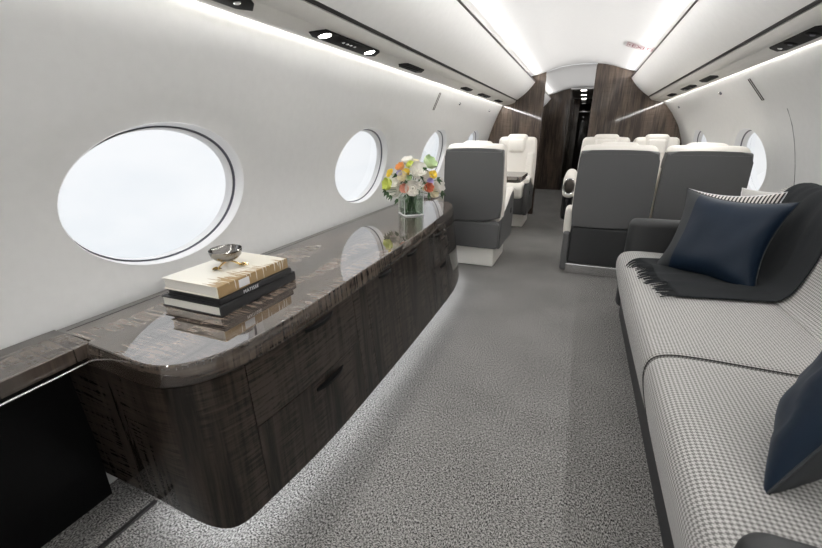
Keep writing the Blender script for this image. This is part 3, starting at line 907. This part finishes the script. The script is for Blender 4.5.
FL = [(418.3, 170.4, 2.50, .046, 'rose', 'white', 'large white rose high in the middle of the vase'),
      (412.6, 188.3, 2.42, .042, 'rose', 'white', 'large white rose low at the front of the vase'),
      (396, 181, 2.47, .040, 'rose', 'white', 'white rose at the left of the bouquet'),
      (394.5, 191.5, 2.47, .036, 'rose', 'white', 'lowest white rose at the left of the bouquet'),
      (427, 177.5, 2.53, .036, 'ball', 'white', 'white bloom tinged lavender right of the big rose'),
      (438.5, 186, 2.60, .040, 'ball', 'white', 'white bloom at the far right of the bouquet'),
      (434, 192.5, 2.56, .030, 'rose', 'cream', 'low cream bloom at the right over the vase rim'),
      (407.5, 160.5, 2.58, .034, 'rose', 'white', 'white bloom at the very top of the bouquet'),
      (402.5, 176.5, 2.45, .028, 'rose', 'cream', 'cream bloom between the orange and white roses'),
      (400.4, 167.2, 2.53, .027, 'ball', 'orange', 'orange bloom near the top left of the bouquet'),
      (405.6, 171.5, 2.47, .028, 'tulip', 'yellow', 'yellow bloom below the orange one'),
      (388.3, 172.3, 2.50, .030, 'tulip', 'yellow', 'golden yellow tulip at the upper left edge'),
      (387, 184.0, 2.46, .034, 'rose', 'lime', 'lime yellow bloom at the lower left edge'),
      (410.4, 163.8, 2.50, .030, 'tulip', 'lime', 'lime green tulip near the top of the bouquet'),
      (434.3, 174.0, 2.55, .031, 'tulip', 'yellow', 'bright yellow tulip at the right edge'),
      (429.5, 163.0, 2.60, .042, 'ball', 'green', 'pale green puff at the upper right of the bouquet'),
      (404.3, 188.5, 2.41, .026, 'ball', 'peach', 'small peach bloom left of the front white rose'),
      (428.5, 187.5, 2.45, .027, 'ball', 'red', 'small rust red bloom at the right of the vase rim'),
      (424.3, 188.6, 2.43, .014, 'ball', 'cream', 'tiny cream bud beside the rust red bloom'),
      (420.0, 184.0, 2.43, .013, 'ball', 'white', 'tiny white bud above the front white rose'),
      (430.2, 181.2, 2.48, .018, 'rose', 'lav', 'small lavender bloom above the rust red one'),
      (399.5, 173.0, 2.46, .016, 'rose', 'lav', 'small lavender sprig left of the yellow bloom'),
      (409.5, 178.0, 2.44, .015, 'ball', 'green', 'tiny green bud in the middle of the bouquet'),
      (415.5, 161.5, 2.60, .020, 'rose', 'cream', 'small cream bloom right of the lime tulip')]
VC = Vector((-1.035, 2.535, ZC))
CEN = Vector((-1.02, 2.52, ZC + .20))
def stem_path(p, i):
    a = i * 2.4; foot = VC + Vector((.035 * math.cos(a), .035 * math.sin(a), .016))
    neck = VC + Vector(((p.x - VC.x) * .30, (p.y - VC.y) * .30, hv - .004))
    neck.x = max(VC.x - .04, min(VC.x + .04, neck.x)); neck.y = max(VC.y - .04, min(VC.y + .04, neck.y))
    return [foot, (foot + neck) / 2, neck, neck.lerp(p, .5) + Vector((0, 0, .012)), p]
for i, (px, py, y, r, kd, colr, lb) in enumerate(FL):
    p = ray_pt(px, py, y)
    r *= 1.18
    d = (p - CEN); d.z = abs(d.z) * .6 + .045; d.y -= .11; d.x += .04; d.normalize()
    q = Vector((0, 0, 1)).rotation_difference(d).to_matrix().to_4x4()
    t = thing('flower', lb, 'flower', p, group='cut flowers in the glass vase')
    base = -d * r * .55
    bm = bmesh.new(); bloom(bm, T(*base) @ q, r, kd); obj('petals', bm, M['f' + colr], t, angle=80)
    bm = bmesh.new(); tube(bm, [v - p for v in stem_path(p + base, i)], .0022, 6); obj('stem', bm, M['stem'], t)
LF = [(392, 196, 2.44), (398, 199, 2.40), (408, 199, 2.38), (416, 197, 2.40), (428, 194, 2.44), (403, 182, 2.43), (421, 178, 2.46), (389, 193, 2.43), (398, 175, 2.48),
      (424, 170, 2.52), (412, 176, 2.43), (437, 180, 2.56), (419, 190, 2.40), (406, 195, 2.39), (441, 192, 2.58), (386, 190, 2.45), (424, 183, 2.45), (407, 181, 2.42)]
for i, (px, py, y) in enumerate(LF):
    p = ray_pt(px, py, y); t = thing('leaf_sprig', 'dark green leaf sprig tucked among the blooms in the vase', 'leaf sprig', p, group='leaf sprigs in the glass vase')
    d = (p - CEN).normalized()
    nk = VC + Vector((random.uniform(-.03, .03), random.uniform(-.03, .03), hv - .01)) - p
    bm = bmesh.new(); tube(bm, [VC + Vector((.02, .01 * (i % 3), .02)) - p, nk, nk * .5 + Vector((0, 0, .01)), Vector((0, 0, 0))], .0015, 5)
    obj('stem', bm, M['stem'], t)
    for k in range(3):
        a = (k - 1) * .9 + random.uniform(-.2, .2)
        dd = (Matrix.Rotation(a, 3, 'Y') @ d); s = dd.cross(Vector((0, 1, .3))).normalized()
        bm = bmesh.new(); L = random.uniform(.028, .042); w = L * .24
        c = [Vector((0, 0, 0)) + dd * L * v + Vector((0, 0, -.4 * L * v * v)) for v in (0, .3, .6, 1)]
        a0, b0, e0 = bm.verts.new(c[0]), bm.verts.new(c[1] + Vector((0, 0, -.003))), bm.verts.new(c[3])
        l1, l2, r1, r2 = bm.verts.new(c[1] + s * w), bm.verts.new(c[2] + s * w * .8), bm.verts.new(c[1] - s * w), bm.verts.new(c[2] - s * w * .8)
        m2 = bm.verts.new(c[2] + Vector((0, 0, -.003)))
        for f in ((a0, l1, b0), (l1, l2, m2, b0), (l2, e0, m2), (a0, b0, r1), (b0, m2, r2, r1), (m2, e0, r2)): bm.faces.new(f)
        obj('leaf', bm, M['leaf'], t)

# ------------------------------------------------------------------ club seats
def make_seat(w=.50, label='', loc=(0, 0, 0), rz=0, style='left', zt=1.0, group=None, lean=.05, outboard=False):
    """faces local +Y; origin on the floor under the backrest's rear face"""
    t = thing('club_chair', label, 'seat', loc, rz, group)
    h = w / 2
    zb = .17 if style == 'left' else .09
    # base
    bm = bmesh.new()
    if style == 'left':
        box(bm, (-.0, .26, .088), (w * .80, .50, .168), .012); obj('base', bm, M['ivory'], t, wn=True)
    else:
        box(bm, (.0, .29, .045), (w * .98, .60, .088), .01); obj('base', bm, M['chrome'], t, wn=True)
    # lower shell
    bm = bmesh.new(); pad(bm, (0, .31, (zb + .43) / 2), (h - .035, .30, (.43 - zb) / 2), .035)
    obj('lower_shell', bm, M['greydark'] if style != 'left' else M['grey'], t)
    # arm sides: profile in y-z
    for s in (-1, 1):
        bm = bmesh.new()
        pr = [(.03, zb), (.60, zb), (.645, zb + .05), (.655, .40), (.645, .56), (.60, .60), (.42, .575), (.22, .50), (.10, .47), (.03, .46)]
        x0, x1 = s * (h - .055), s * (h - .004)
        extr(bm, pr, min(x0, x1), max(x0, x1), 'yz', r=.014, seg=3); obj('arm_panel', bm, M['grey'], t, wn=True)
        bm = bmesh.new()
        path = [(.06, .485), (.14, .495), (.25, .530), (.36, .580), (.44, .607), (.55, .622), (.62, .615), (.655, .58)]
        rings = []
        for (y, z) in path:
            rings.append([(s * (h - .034) + .036 * math.cos(a), y, z + .022 * math.sin(a)) for a in [2 * PI * q / 12 for q in range(12)]])
        loft(bm, rings, True, True); obj('armrest', bm, M['cream'], t)
        # control oval and latch on the panel
        bm = bmesh.new(); box(bm, (s * (h - .002), .50, .43), (.008, .06, .045), .003); obj('latch', bm, M['black'], t)
    # seat cushion
    bm = bmesh.new(); pad(bm, (0, .37, .44), (h - .06, .27, .07), .045, (0, 0, .015)); obj('seat_cushion', bm, M['cream'], t)
    # backrest (leans back a little)
    ln = T(0, .0, .40) @ R(lean, 'X') @ T(0, 0, -.40)
    bm = bmesh.new()
    pad(bm, (0, .085, (.40 + zt) / 2), (h, .075, (zt - .40) / 2), .045, (0, .012, .012), mt=ln, n=10,
        fn=lambda o: Vector((o.x * (1 - .05 * max(0, o.z) / .3) * (1 if abs(o.z) < .25 else 1 - .012), o.y, o.z)))
    obj('backrest', bm, M['cream'], t)
    # grey back panel, framed by the cream edge
    bm = bmesh.new()
    pw = h - (.007 if style == 'left' else .001)
    pts = [(-pw * .95, .405), (pw * .95, .405), (pw, .56), (pw * .985, .80), (pw * .965, zt - .045), (pw * .91, zt - .026), (0, zt - .018), (-pw * .91, zt - .026), (-pw * .965, zt - .045), (-pw * .985, .80), (-pw, .56)]
    pts = smooth_line(pts + pts[:1], 1)[:-1]
    extr(bm, pts, -.016, .06 if style == 'left' or rz else .115, 'xz', r=.02, seg=3, mt=ln); obj('back_panel', bm, M['grey'], t, wn=True)
    bm = bmesh.new()
    extr(bm, rpoly(-pw * .95, zb, pw * .95, .40, .03, 4), -.010, .08, 'xz', r=.016, seg=3, mt=I4); obj('lower_back_panel', bm, M['grey'] if style == 'left' else M['greydark'], t, wn=True)
    if outboard:
        bm = bmesh.new(); pad(bm, (-h - .012, .12, .43), (.030, .10, .115), .028, (.006, 0, 0)); obj('armrest_end', bm, M['cream'], t)
        bm = bmesh.new(); pad(bm, (-h - .012, .14, .19), (.028, .15, .165), .022); obj('side_panel', bm, M['grey'], t)
    # headrest and its pad
    bm = bmesh.new(); pad(bm, (0, .115, zt - (.078 if rz == 0 else .065)), (h * .50, .055, .10), .04, (0, .02, .006), mt=ln); obj('headrest', bm, M['cream'], t)
    bm = bmesh.new(); pad(bm, (0, .165, zt - .10), (h * .40, .035, .085), .03, (0, .01, 0), mt=ln); obj('head_pad', bm, M['cream'], t)
    # quilted side wings of the seat back
    for s in (-1, 1):
        bm = bmesh.new(); pad(bm, (s * h * .72, .165, .70), (h * .20, .04, .19), .03, (0, .01, 0), mt=ln); obj('side_bolster', bm, M['cream'], t)
    return t
make_seat(.515, 'grey and cream club seat on the left with its back turned, beside the credenza', (-.805, 3.36, 0), .0, 'left', 1.026, 'club seats on the left')
make_seat(.50, 'cream club seat facing the viewer beyond the small table, before the left partition', (-.775, 5.62, 0), PI, 'left', 1.062, 'club seats on the left')
make_seat(.555, 'grey-backed seat beside the aisle, nearer the middle, left one of the pair behind the sofa', (.262, 3.47, 0), .0, 'right', 1.023, 'grey-backed seats behind the sofa', outboard=True)
make_seat(.53, 'grey-backed seat next to the right wall, right one of the pair behind the sofa', (.818, 3.47, 0), .0, 'right', 1.023, 'grey-backed seats behind the sofa')
make_seat(.56, 'far cream seat by the aisle, its headrest showing above the left grey seat back', (.262, 5.75, 0), PI, 'right', 1.062, 'far cream seats before the right partition')
make_seat(.50, 'far cream seat near the right wall, its headrest showing between the two grey seat backs', (.80, 5.75, 0), PI, 'right', 1.062, 'far cream seats before the right partition')
# scroll armrest at the aisle
sa = thing('aisle_armrest', 'rounded cream armrest scroll with dark side by the aisle, left of the grey pair', 'armrest', (-.075, 4.75, 0))
bm = bmesh.new(); box(bm, (0, .25, .36), (.115, .62, .30), .04); obj('side_panel', bm, M['blackgloss'], sa, wn=True)
bm = bmesh.new(); pad(bm, (0, .27, .58), (.066, .36, .125), .06, (0, 0, .02)); obj('scroll_pad', bm, M['cream'], sa)
bm = bmesh.new(); lathe(bm, [(0, .014), (.040, .014), (.048, .006), (.050, -.01)], 28, T(0.0, -.092, .58) @ Matrix.Diagonal((1, 1, 1.5, 1)) @ R(PI / 2, 'X')); obj('control_dial', bm, M['darktrim'], sa)
bm = bmesh.new(); lathe(bm, [(.050, .006), (.056, .012), (.060, .0)], 28, T(0.0, -.092, .58) @ Matrix.Diagonal((1, 1, 1.5, 1)) @ R(PI / 2, 'X')); obj('dial_ring', bm, M['chrome'], sa)

# folding table and side ledge between the left seats
tb = thing('club_table', 'dark wood folding table between the two left seats', 'table', (-.86, 4.55, 0))
bm = bmesh.new(); extr(bm, rpoly(-.30, -.28, .33, .28, .05, 5), .665, .70, 'xy', r=.008, seg=3); obj('tabletop', bm, M['counter'], tb, uv=uvtop, wn=True)
bm = bmesh.new(); extr(bm, rpoly(-.28, -.26, .315, .26, .05, 5), .635, .664, 'xy', r=.006); obj('table_edge', bm, M['darktrim'], tb, wn=True)
bm = bmesh.new(); box(bm, (-.05, 0, .32), (.10, .20, .64), .02); obj('pedestal', bm, M['ivory'], tb, wn=True)
wl = thing('window_ledge', 'dark wood side ledge under the far left windows beside the seats', 'ledge', (-1.2, 4.6, 0))
bm = bmesh.new(); extr(bm, [(-1.335, 3.22), (-1.12, 3.22), (-1.12, 6.05), (-1.335, 6.05)], .575, .612, 'xy', r=.008); obj('ledge_top', bm, M['counter'], wl, uv=uvtop, loc=wl.location, wn=True)
bm = bmesh.new(); box(bm, (-1.215, 4.64, .287), (.17, 2.82, .574), .01); obj('ledge_body', bm, M['ivory'], wl, loc=wl.location, wn=True)
wr = thing('window_ledge', 'narrow cream side ledge under the far right windows beside the seats', 'ledge', (1.12, 4.9, 0))
bm = bmesh.new(); box(bm, (1.112, 4.75, .31), (.085, 2.58, .62), .015); obj('ledge_body', bm, M['ivory'], wr, loc=wr.location, wn=True)

# ------------------------------------------------------------------ sofa
sofa = thing('sofa', 'long houndstooth sofa with dark base and arms along the right wall', 'sofa', (.70, 1.7, 0))
L0 = sofa.location.copy()
SY0, SY1, SEAM = .64, 2.72, 1.385
def sweep(bm, prof, y0, y1, r=.02, n=10, bulge=0.):
    """closed profile swept along y with softly rounded ends; uv = (arc length, y)"""
    lay = bm.loops.layers.uv.new('UVMap')
    prof = [Vector((p[0], p[1])) for p in prof]
    n_p = len(prof)
    arc = [0.]
    for i in range(n_p): arc.append(arc[-1] + (prof[(i + 1) % n_p] - prof[i]).length)
    nor = []
    for i in range(n_p):
        t = (prof[(i + 1) % n_p] - prof[i - 1]).normalized(); nor.append(Vector((t.y, -t.x)))
    area = sum(prof[i].x * prof[(i + 1) % n_p].y - prof[(i + 1) % n_p].x * prof[i].y for i in range(n_p))
    sg = 1 if area > 0 else -1
    ys = [(y0 + r * (1 - math.cos(a)), r * (1 - math.sin(a))) for a in [PI / 2 * k / 4 for k in range(5)]]
    ys += [(y0 + r + (y1 - y0 - 2 * r) * k / n, 0) for k in range(1, n)]
    ys += [(y1 - r * (1 - math.cos(a)), r * (1 - math.sin(a))) for a in [PI / 2 * (4 - k) / 4 for k in range(5)]]
    rings = []
    for y, d in ys:
        tt = (y - y0) / (y1 - y0); bl = bulge * math.sin(PI * tt) ** .5 if 0 < tt < 1 else 0
        rings.append([bm.verts.new((p.x - sg * nn.x * (d - bl), y, p.y - sg * nn.y * (d - bl))) for p, nn in zip(prof, nor)])
    for a, b in zip(range(len(rings)), range(1, len(rings))):
        for i in range(n_p):
            j = (i + 1) % n_p
            f = bm.faces.new([rings[a][i], rings[a][j], rings[b][j], rings[b][i]])
            for l, (u, v) in zip(f.loops, ((arc[i], ys[a][0]), (arc[i + 1], ys[a][0]), (arc[i + 1], ys[b][0]), (arc[i], ys[b][0]))): l[lay].uv = (u, v)
    for rg in (rings[0], rings[-1]):
        f = bm.faces.new(rg)
        for l in f.loops: l[lay].uv = (l.vert.co.x, l.vert.co.z)
SEATP = smooth_line([(.365, .135), (.338, .155), (.318, .22), (.297, .30), (.288, .36), (.298, .405), (.330, .430), (.40, .440), (.60, .438), (.82, .437), (.90, .436), (.92, .40), (.92, .15), (.80, .135)], 2)
BACKP = smooth_line([(.84, .445), (.868, .46), (.90, .52), (.935, .66), (.963, .78), (.985, .835), (1.02, .865), (1.06, .865), (1.09, .84), (1.10, .78), (1.07, .50), (1.0, .445)], 2)
for y0, y1 in ((SEAM, SY1), (SY0, SEAM - .004)):
    bm = bmesh.new(); sweep(bm, SEATP, y0 + .001, y1 - .001, .018, 14, .004); obj('seat_cushion', bm, M['hound'], sofa, loc=L0, angle=60)
for y0, y1 in ((SEAM, SY1), (SY0, SEAM - .004)):
    bm = bmesh.new(); sweep(bm, BACKP, y0 + .001, y1 - .001, .03, 14, .004); obj('back_cushion', bm, M['hound'], sofa, loc=L0, angle=60)
bm = bmesh.new(); extr(bm, [(.36, 0), (.352, .13), (.365, .155), (1.08, .155), (1.08, 0)], SY0, SY1, 'xz', r=.004); obj('base', bm, M['greydark'], sofa, loc=L0, wn=True)
bm = bmesh.new(); tube(bm, [(SEATP[i][0] - .0008, SEAM - .002, SEATP[i][1] + .001) for i in range(6, len(SEATP) * 3 // 4)], .0022, 6); obj('piping', bm, M['black'], sofa, loc=L0)
for (y0, y1, z) in ((2.725, 2.83, .625), (.42, .632, .555)):
    bm = bmesh.new()
    x0 = .33 if y0 > 1 else .295
    pad(bm, ((x0 + 1.06) / 2, (y0 + y1) / 2, z / 2 + .02), ((1.06 - x0) / 2, (y1 - y0) / 2 , z / 2 - .02), .045, (0, .0, .006))
    obj('arm', bm, M['greydark'], sofa, loc=L0)
# little floor light at the sofa foot
# ------------------------------------------------------------------ pillows
def pillow(name, label, w, h, th, mats, split=None, loc=(0, 0, 0), X=(1, 0, 0), Up=(0, 0, 1), pinch=.10, group=None, pipe='pgrey', back=None):
    """loc = centre; X along width, Up along height; front normal = X x Up"""
    X = Vector(X).normalized(); U = Vector(Up); U = (U - X * U.dot(X)).normalized(); N = X.cross(U)
    mt = Matrix((X, U, N)).transposed().to_4x4()
    t = thing(name, label, 'pillow', loc, 0, group)
    n = 22
    def P(u, v, s):
        fu, fv = 1 - pinch * (1 - u * u) * .0 - pinch * (1 - v * v), 1 - pinch * (1 - u * u)
        x = u * w / 2 * (1 - pinch * (1 - v * v) * abs(u)); y = v * h / 2 * (1 - pinch * (1 - u * u) * abs(v))
        e = max(0, (1 - u ** 4) * (1 - v ** 4))
        z = th / 2 * (e ** .62) * (.82 + .18 * (1 - u * u) * (1 - v * v))
        wr = noise.noise(Vector((u * 2.3 + w * 9, v * 2.3, s))) * .014 * e + noise.noise(Vector((u * 6, v * 3 + w * 5, s * 2))) * .004
        return mt @ Vector((x, y, s * (z + wr * (e > 0))))
    bodies = [(1, M[mats[0]]), (-1, M[back or mats[0]])]
    for s, m_ in bodies:
        bm = bmesh.new(); lay = bm.loops.layers.uv.new('UVMap')
        us = [math.sin(PI / 2 * (2 * i / n - 1)) for i in range(n + 1)]
        g = [[bm.verts.new(P(us[i], us[j], s)) for j in range(n + 1)] for i in range(n + 1)]
        for i in range(n):
            for j in range(n):
                f = bm.faces.new([g[i][j], g[i + 1][j], g[i + 1][j + 1], g[i][j + 1]])
                if split is not None and (us[i] + us[i + 1]) / 2 < split: f.material_index = 1
                for l, (a, b) in zip(f.loops, ((i, j), (i + 1, j), (i + 1, j + 1), (i, j + 1))): l[lay].uv = (us[a] * w / 2, us[b] * h / 2)
        obj('front_face' if s > 0 else 'back_face', bm, [m_, M[mats[-1]]], t, angle=80)
    bm = bmesh.new()
    ed = [(a, -1) for a in [-1 + .125 * i for i in range(16)]] + [(1, -1 + .125 * i) for i in range(16)] + [(1 - .125 * i, 1) for i in range(16)] + [(-1, 1 - .125 * i) for i in range(17)]
    tube(bm, [P(u, v, 0) for u, v in ed], .0032, 6, False); obj('piping', bm, M[pipe], t)
    return t
# navy pillow with the grey side band, leaning on the draped backrest
pillow('throw_pillow', 'navy pillow with a grey side band leaning on the charcoal throw', .46, .45, .15, ['navy', 'pgrey'], -.62, (.672, 2.325, .632),
       X=(.80, -.60, -.02), Up=(.30, .22, .93), group='navy pillows on the sofa', pinch=.17)
pillow('throw_pillow', 'black and white striped pillow peeking out behind the navy one', .42, .42, .12, ['stripe'], None, (.748, 2.55, .636),
       X=(.85, -.50, .06), Up=(.16, .22, .95), pipe='label', pinch=.16)
pillow('throw_pillow', 'pale ribbed cream pillow at the back corner behind the striped one', .40, .42, .11, ['whitestripe', 'whitestripe'], None, (.985, 2.60, .640),
       X=(.80, -.60, .05), Up=(.20, .14, .95), pipe='label')
pillow('throw_pillow', 'navy pillow with dark reverse cut off by the right edge of the view', .46, .44, .14, ['navy', 'pgrey'], None, (.590, 1.0, .638),
       X=(-.47, -.88, .0), Up=(.42, .22, .85), group='navy pillows on the sofa', back='pgrey')

# ------------------------------------------------------------------ throw blanket
thr = thing('throw_blanket', 'charcoal wool throw with fringe draped over the sofa back and seat', 'blanket', (.7, 2.2, .44))
L0 = thr.location.copy()
path = [(.305, .402), (.335, .440), (.37, .4485), (.40, .4505), (.60, .450), (.76, .4505), (.825, .453), (.852, .470), (.878, .505), (.905, .58), (.925, .66), (.950, .78), (.972, .840), (1.005, .874), (1.05, .882), (1.085, .870), (1.10, .84)]
pth = smooth_line(path, 2)
arcs = [0]
for a, b in zip(pth, pth[1:]): arcs.append(arcs[-1] + math.hypot(b[0] - a[0], b[1] - a[1]))
LT = arcs[-1]
def throw_pt(s, v):
    """s arclength, v 0..1 across (near edge -> far edge)"""
    i = 0
    while i < len(arcs) - 2 and arcs[i + 1] < s: i += 1
    t = (s - arcs[i]) / max(1e-9, arcs[i + 1] - arcs[i])
    x = pth[i][0] + (pth[i + 1][0] - pth[i][0]) * t; z = pth[i][1] + (pth[i + 1][1] - pth[i][1]) * t
    dx, dz = pth[i + 1][0] - pth[i][0], pth[i + 1][1] - pth[i][1]; L = math.hypot(dx, dz)
    near = 1.855 + .145 * min(1, s / .5) + .01 * math.sin(s * 9); far = 2.46 + .12 * min(1, s / .55)
    y = near + (far - near) * v
    wr = .004 + .006 * abs(noise.noise(Vector((s * 4, v * 5, 3)))) + .014 * max(0, noise.noise(Vector((s * 2.5 + v * 2, v * 9, 7))))
    return Vector((x - dz / L * wr, y, z + dx / L * wr))
SK = .085
bm = bmesh.new()
ns, nv = 60, 34
def s_of(i, v): 
    s0 = .10 + .075 * (1 - v) + .008 * math.sin(v * 11)
    return s0 + (LT - s0) * i / ns
g = [[bm.verts.new(throw_pt(s_of(i, j / nv), j / nv)) for j in range(nv + 1)] for i in range(ns + 1)]
for i in range(ns):
    for j in range(nv): bm.faces.new([g[i][j], g[i + 1][j], g[i + 1][j + 1], g[i][j + 1]])
bmesh.ops.recalc_face_normals(bm, faces=bm.faces)
o = obj('cloth', bm, M['throw'], thr, loc=L0, angle=80)
so = o.modifiers.new('thick', 'SOLIDIFY'); so.thickness = .006; so.offset = 0
for q in range(44):
    v = (q + .5) / 44
    s = s_of(0, v); p0 = throw_pt(s + .004, v)
    ln_ = .070 + random.uniform(-.012, .012)
    sw = random.uniform(-.35, .1)
    pts = [p0]
    for k in range(1, 5):
        f = k / 4; ss = s - ln_ * f
        if ss > .0: p = throw_pt(ss, v)
        else:
            p = throw_pt(.001, v); p.x -= .006; p.z -= (-ss)
        p = p + Vector((-.001, -(.03 + sw * .05) * f, .001)); pts.append(p)
    bm = bmesh.new(); tube(bm, pts, .0042, 5, True, .0022); obj('tassel', bm, M['throw'], thr, loc=L0)

# ------------------------------------------------------------------ lights
def area(name, loc, sx, sy, rot, e, col=(1, .995, .985), spread=180):
    l = bpy.data.lights.new(name, 'AREA'); l.shape = 'RECTANGLE'; l.size = sx; l.size_y = sy; l.energy = e; l.color = col; l.spread = math.radians(spread)
    o = bpy.data.objects.new(name, l); COL.objects.link(o); o.location = loc; o.rotation_euler = rot
    return o
YC = (Y0 + YA) / 2; LL = YA - Y0 - .1
area('left_wall_wash_lamp', (-1.083, YC, 1.4745), .022, LL, (0, math.radians(-44), 0), WASH := 29)
area('right_wall_wash_lamp', (2 * CX + 1.083, YC, 1.4745), .022, LL, (0, math.radians(40), 0), WASH * .7)
area('left_ceiling_cove_lamp', (-.735, YC, 1.783), .014, LL, (0, math.radians(180 + 80), 0), COVE := 37, spread=100)
area('right_ceiling_cove_lamp', (2 * CX + .735, YC, 1.783), .014, LL, (0, math.radians(180 - 80), 0), COVE, spread=100)
area('galley_cove_lamp', (-.735, 7.5, 1.783), .012, 2.6, (0, math.radians(180 + 80), 0), 8, spread=100)
area('galley_cove_lamp', (2 * CX + .735, 7.5, 1.783), .012, 2.6, (0, math.radians(180 - 80), 0), 8, spread=100)

# ------------------------------------------------------------------ sky outside
w = bpy.data.worlds.new('overcast_sky'); SC.world = w; w.use_nodes = True
nt = w.node_tree; bg = nt.nodes['Background']
tc = nt.nodes.new('ShaderNodeTexCoord'); mp = nt.nodes.new('ShaderNodeMapping'); mp.inputs['Scale'].default_value = (2, 2, 5)
n = nt.nodes.new('ShaderNodeTexNoise'); n.inputs['Scale'].default_value = 1.6; n.inputs['Detail'].default_value = 4
nt.links.new(tc.outputs['Generated'], mp.inputs[0]); nt.links.new(mp.outputs[0], n.inputs['Vector'])
mx = nt.nodes.new('ShaderNodeMix'); mx.data_type = 'RGBA'; mx.inputs[6].default_value = (.80, .835, .865, 1); mx.inputs[7].default_value = (.885, .90, .915, 1)
mr = nt.nodes.new('ShaderNodeMapRange'); mr.inputs[1].default_value = .35; mr.inputs[2].default_value = .6
nt.links.new(n.outputs[0], mr.inputs[0]); nt.links.new(mr.outputs[0], mx.inputs[0]); nt.links.new(mx.outputs[2], bg.inputs[0])
bg.inputs[1].default_value = .95

# ------------------------------------------------------------------ camera and view
cd = bpy.data.cameras.new('camera'); cam = bpy.data.objects.new('camera', cd); COL.objects.link(cam)
cd.sensor_width = 36; cd.lens = 400 / 822 * 36; cd.clip_start = .02; cd.clip_end = 200
cam.location = C0
cam.rotation_euler = (PI / 2 - math.atan(141 / 400), 0, math.radians(22.1905))
# exact yaw: axis vanishing point at x = 584
SC.camera = cam
vs = SC.view_settings; vs.view_transform = 'Standard'; vs.look = 'None'; vs.exposure = 0.20; vs.gamma = 1; vs.use_curve_mapping = False
SC.cycles.use_denoising = True
SC.cycles.max_bounces = 12; SC.cycles.diffuse_bounces = 8; SC.cycles.glossy_bounces = 6; SC.cycles.transparent_max_bounces = 24
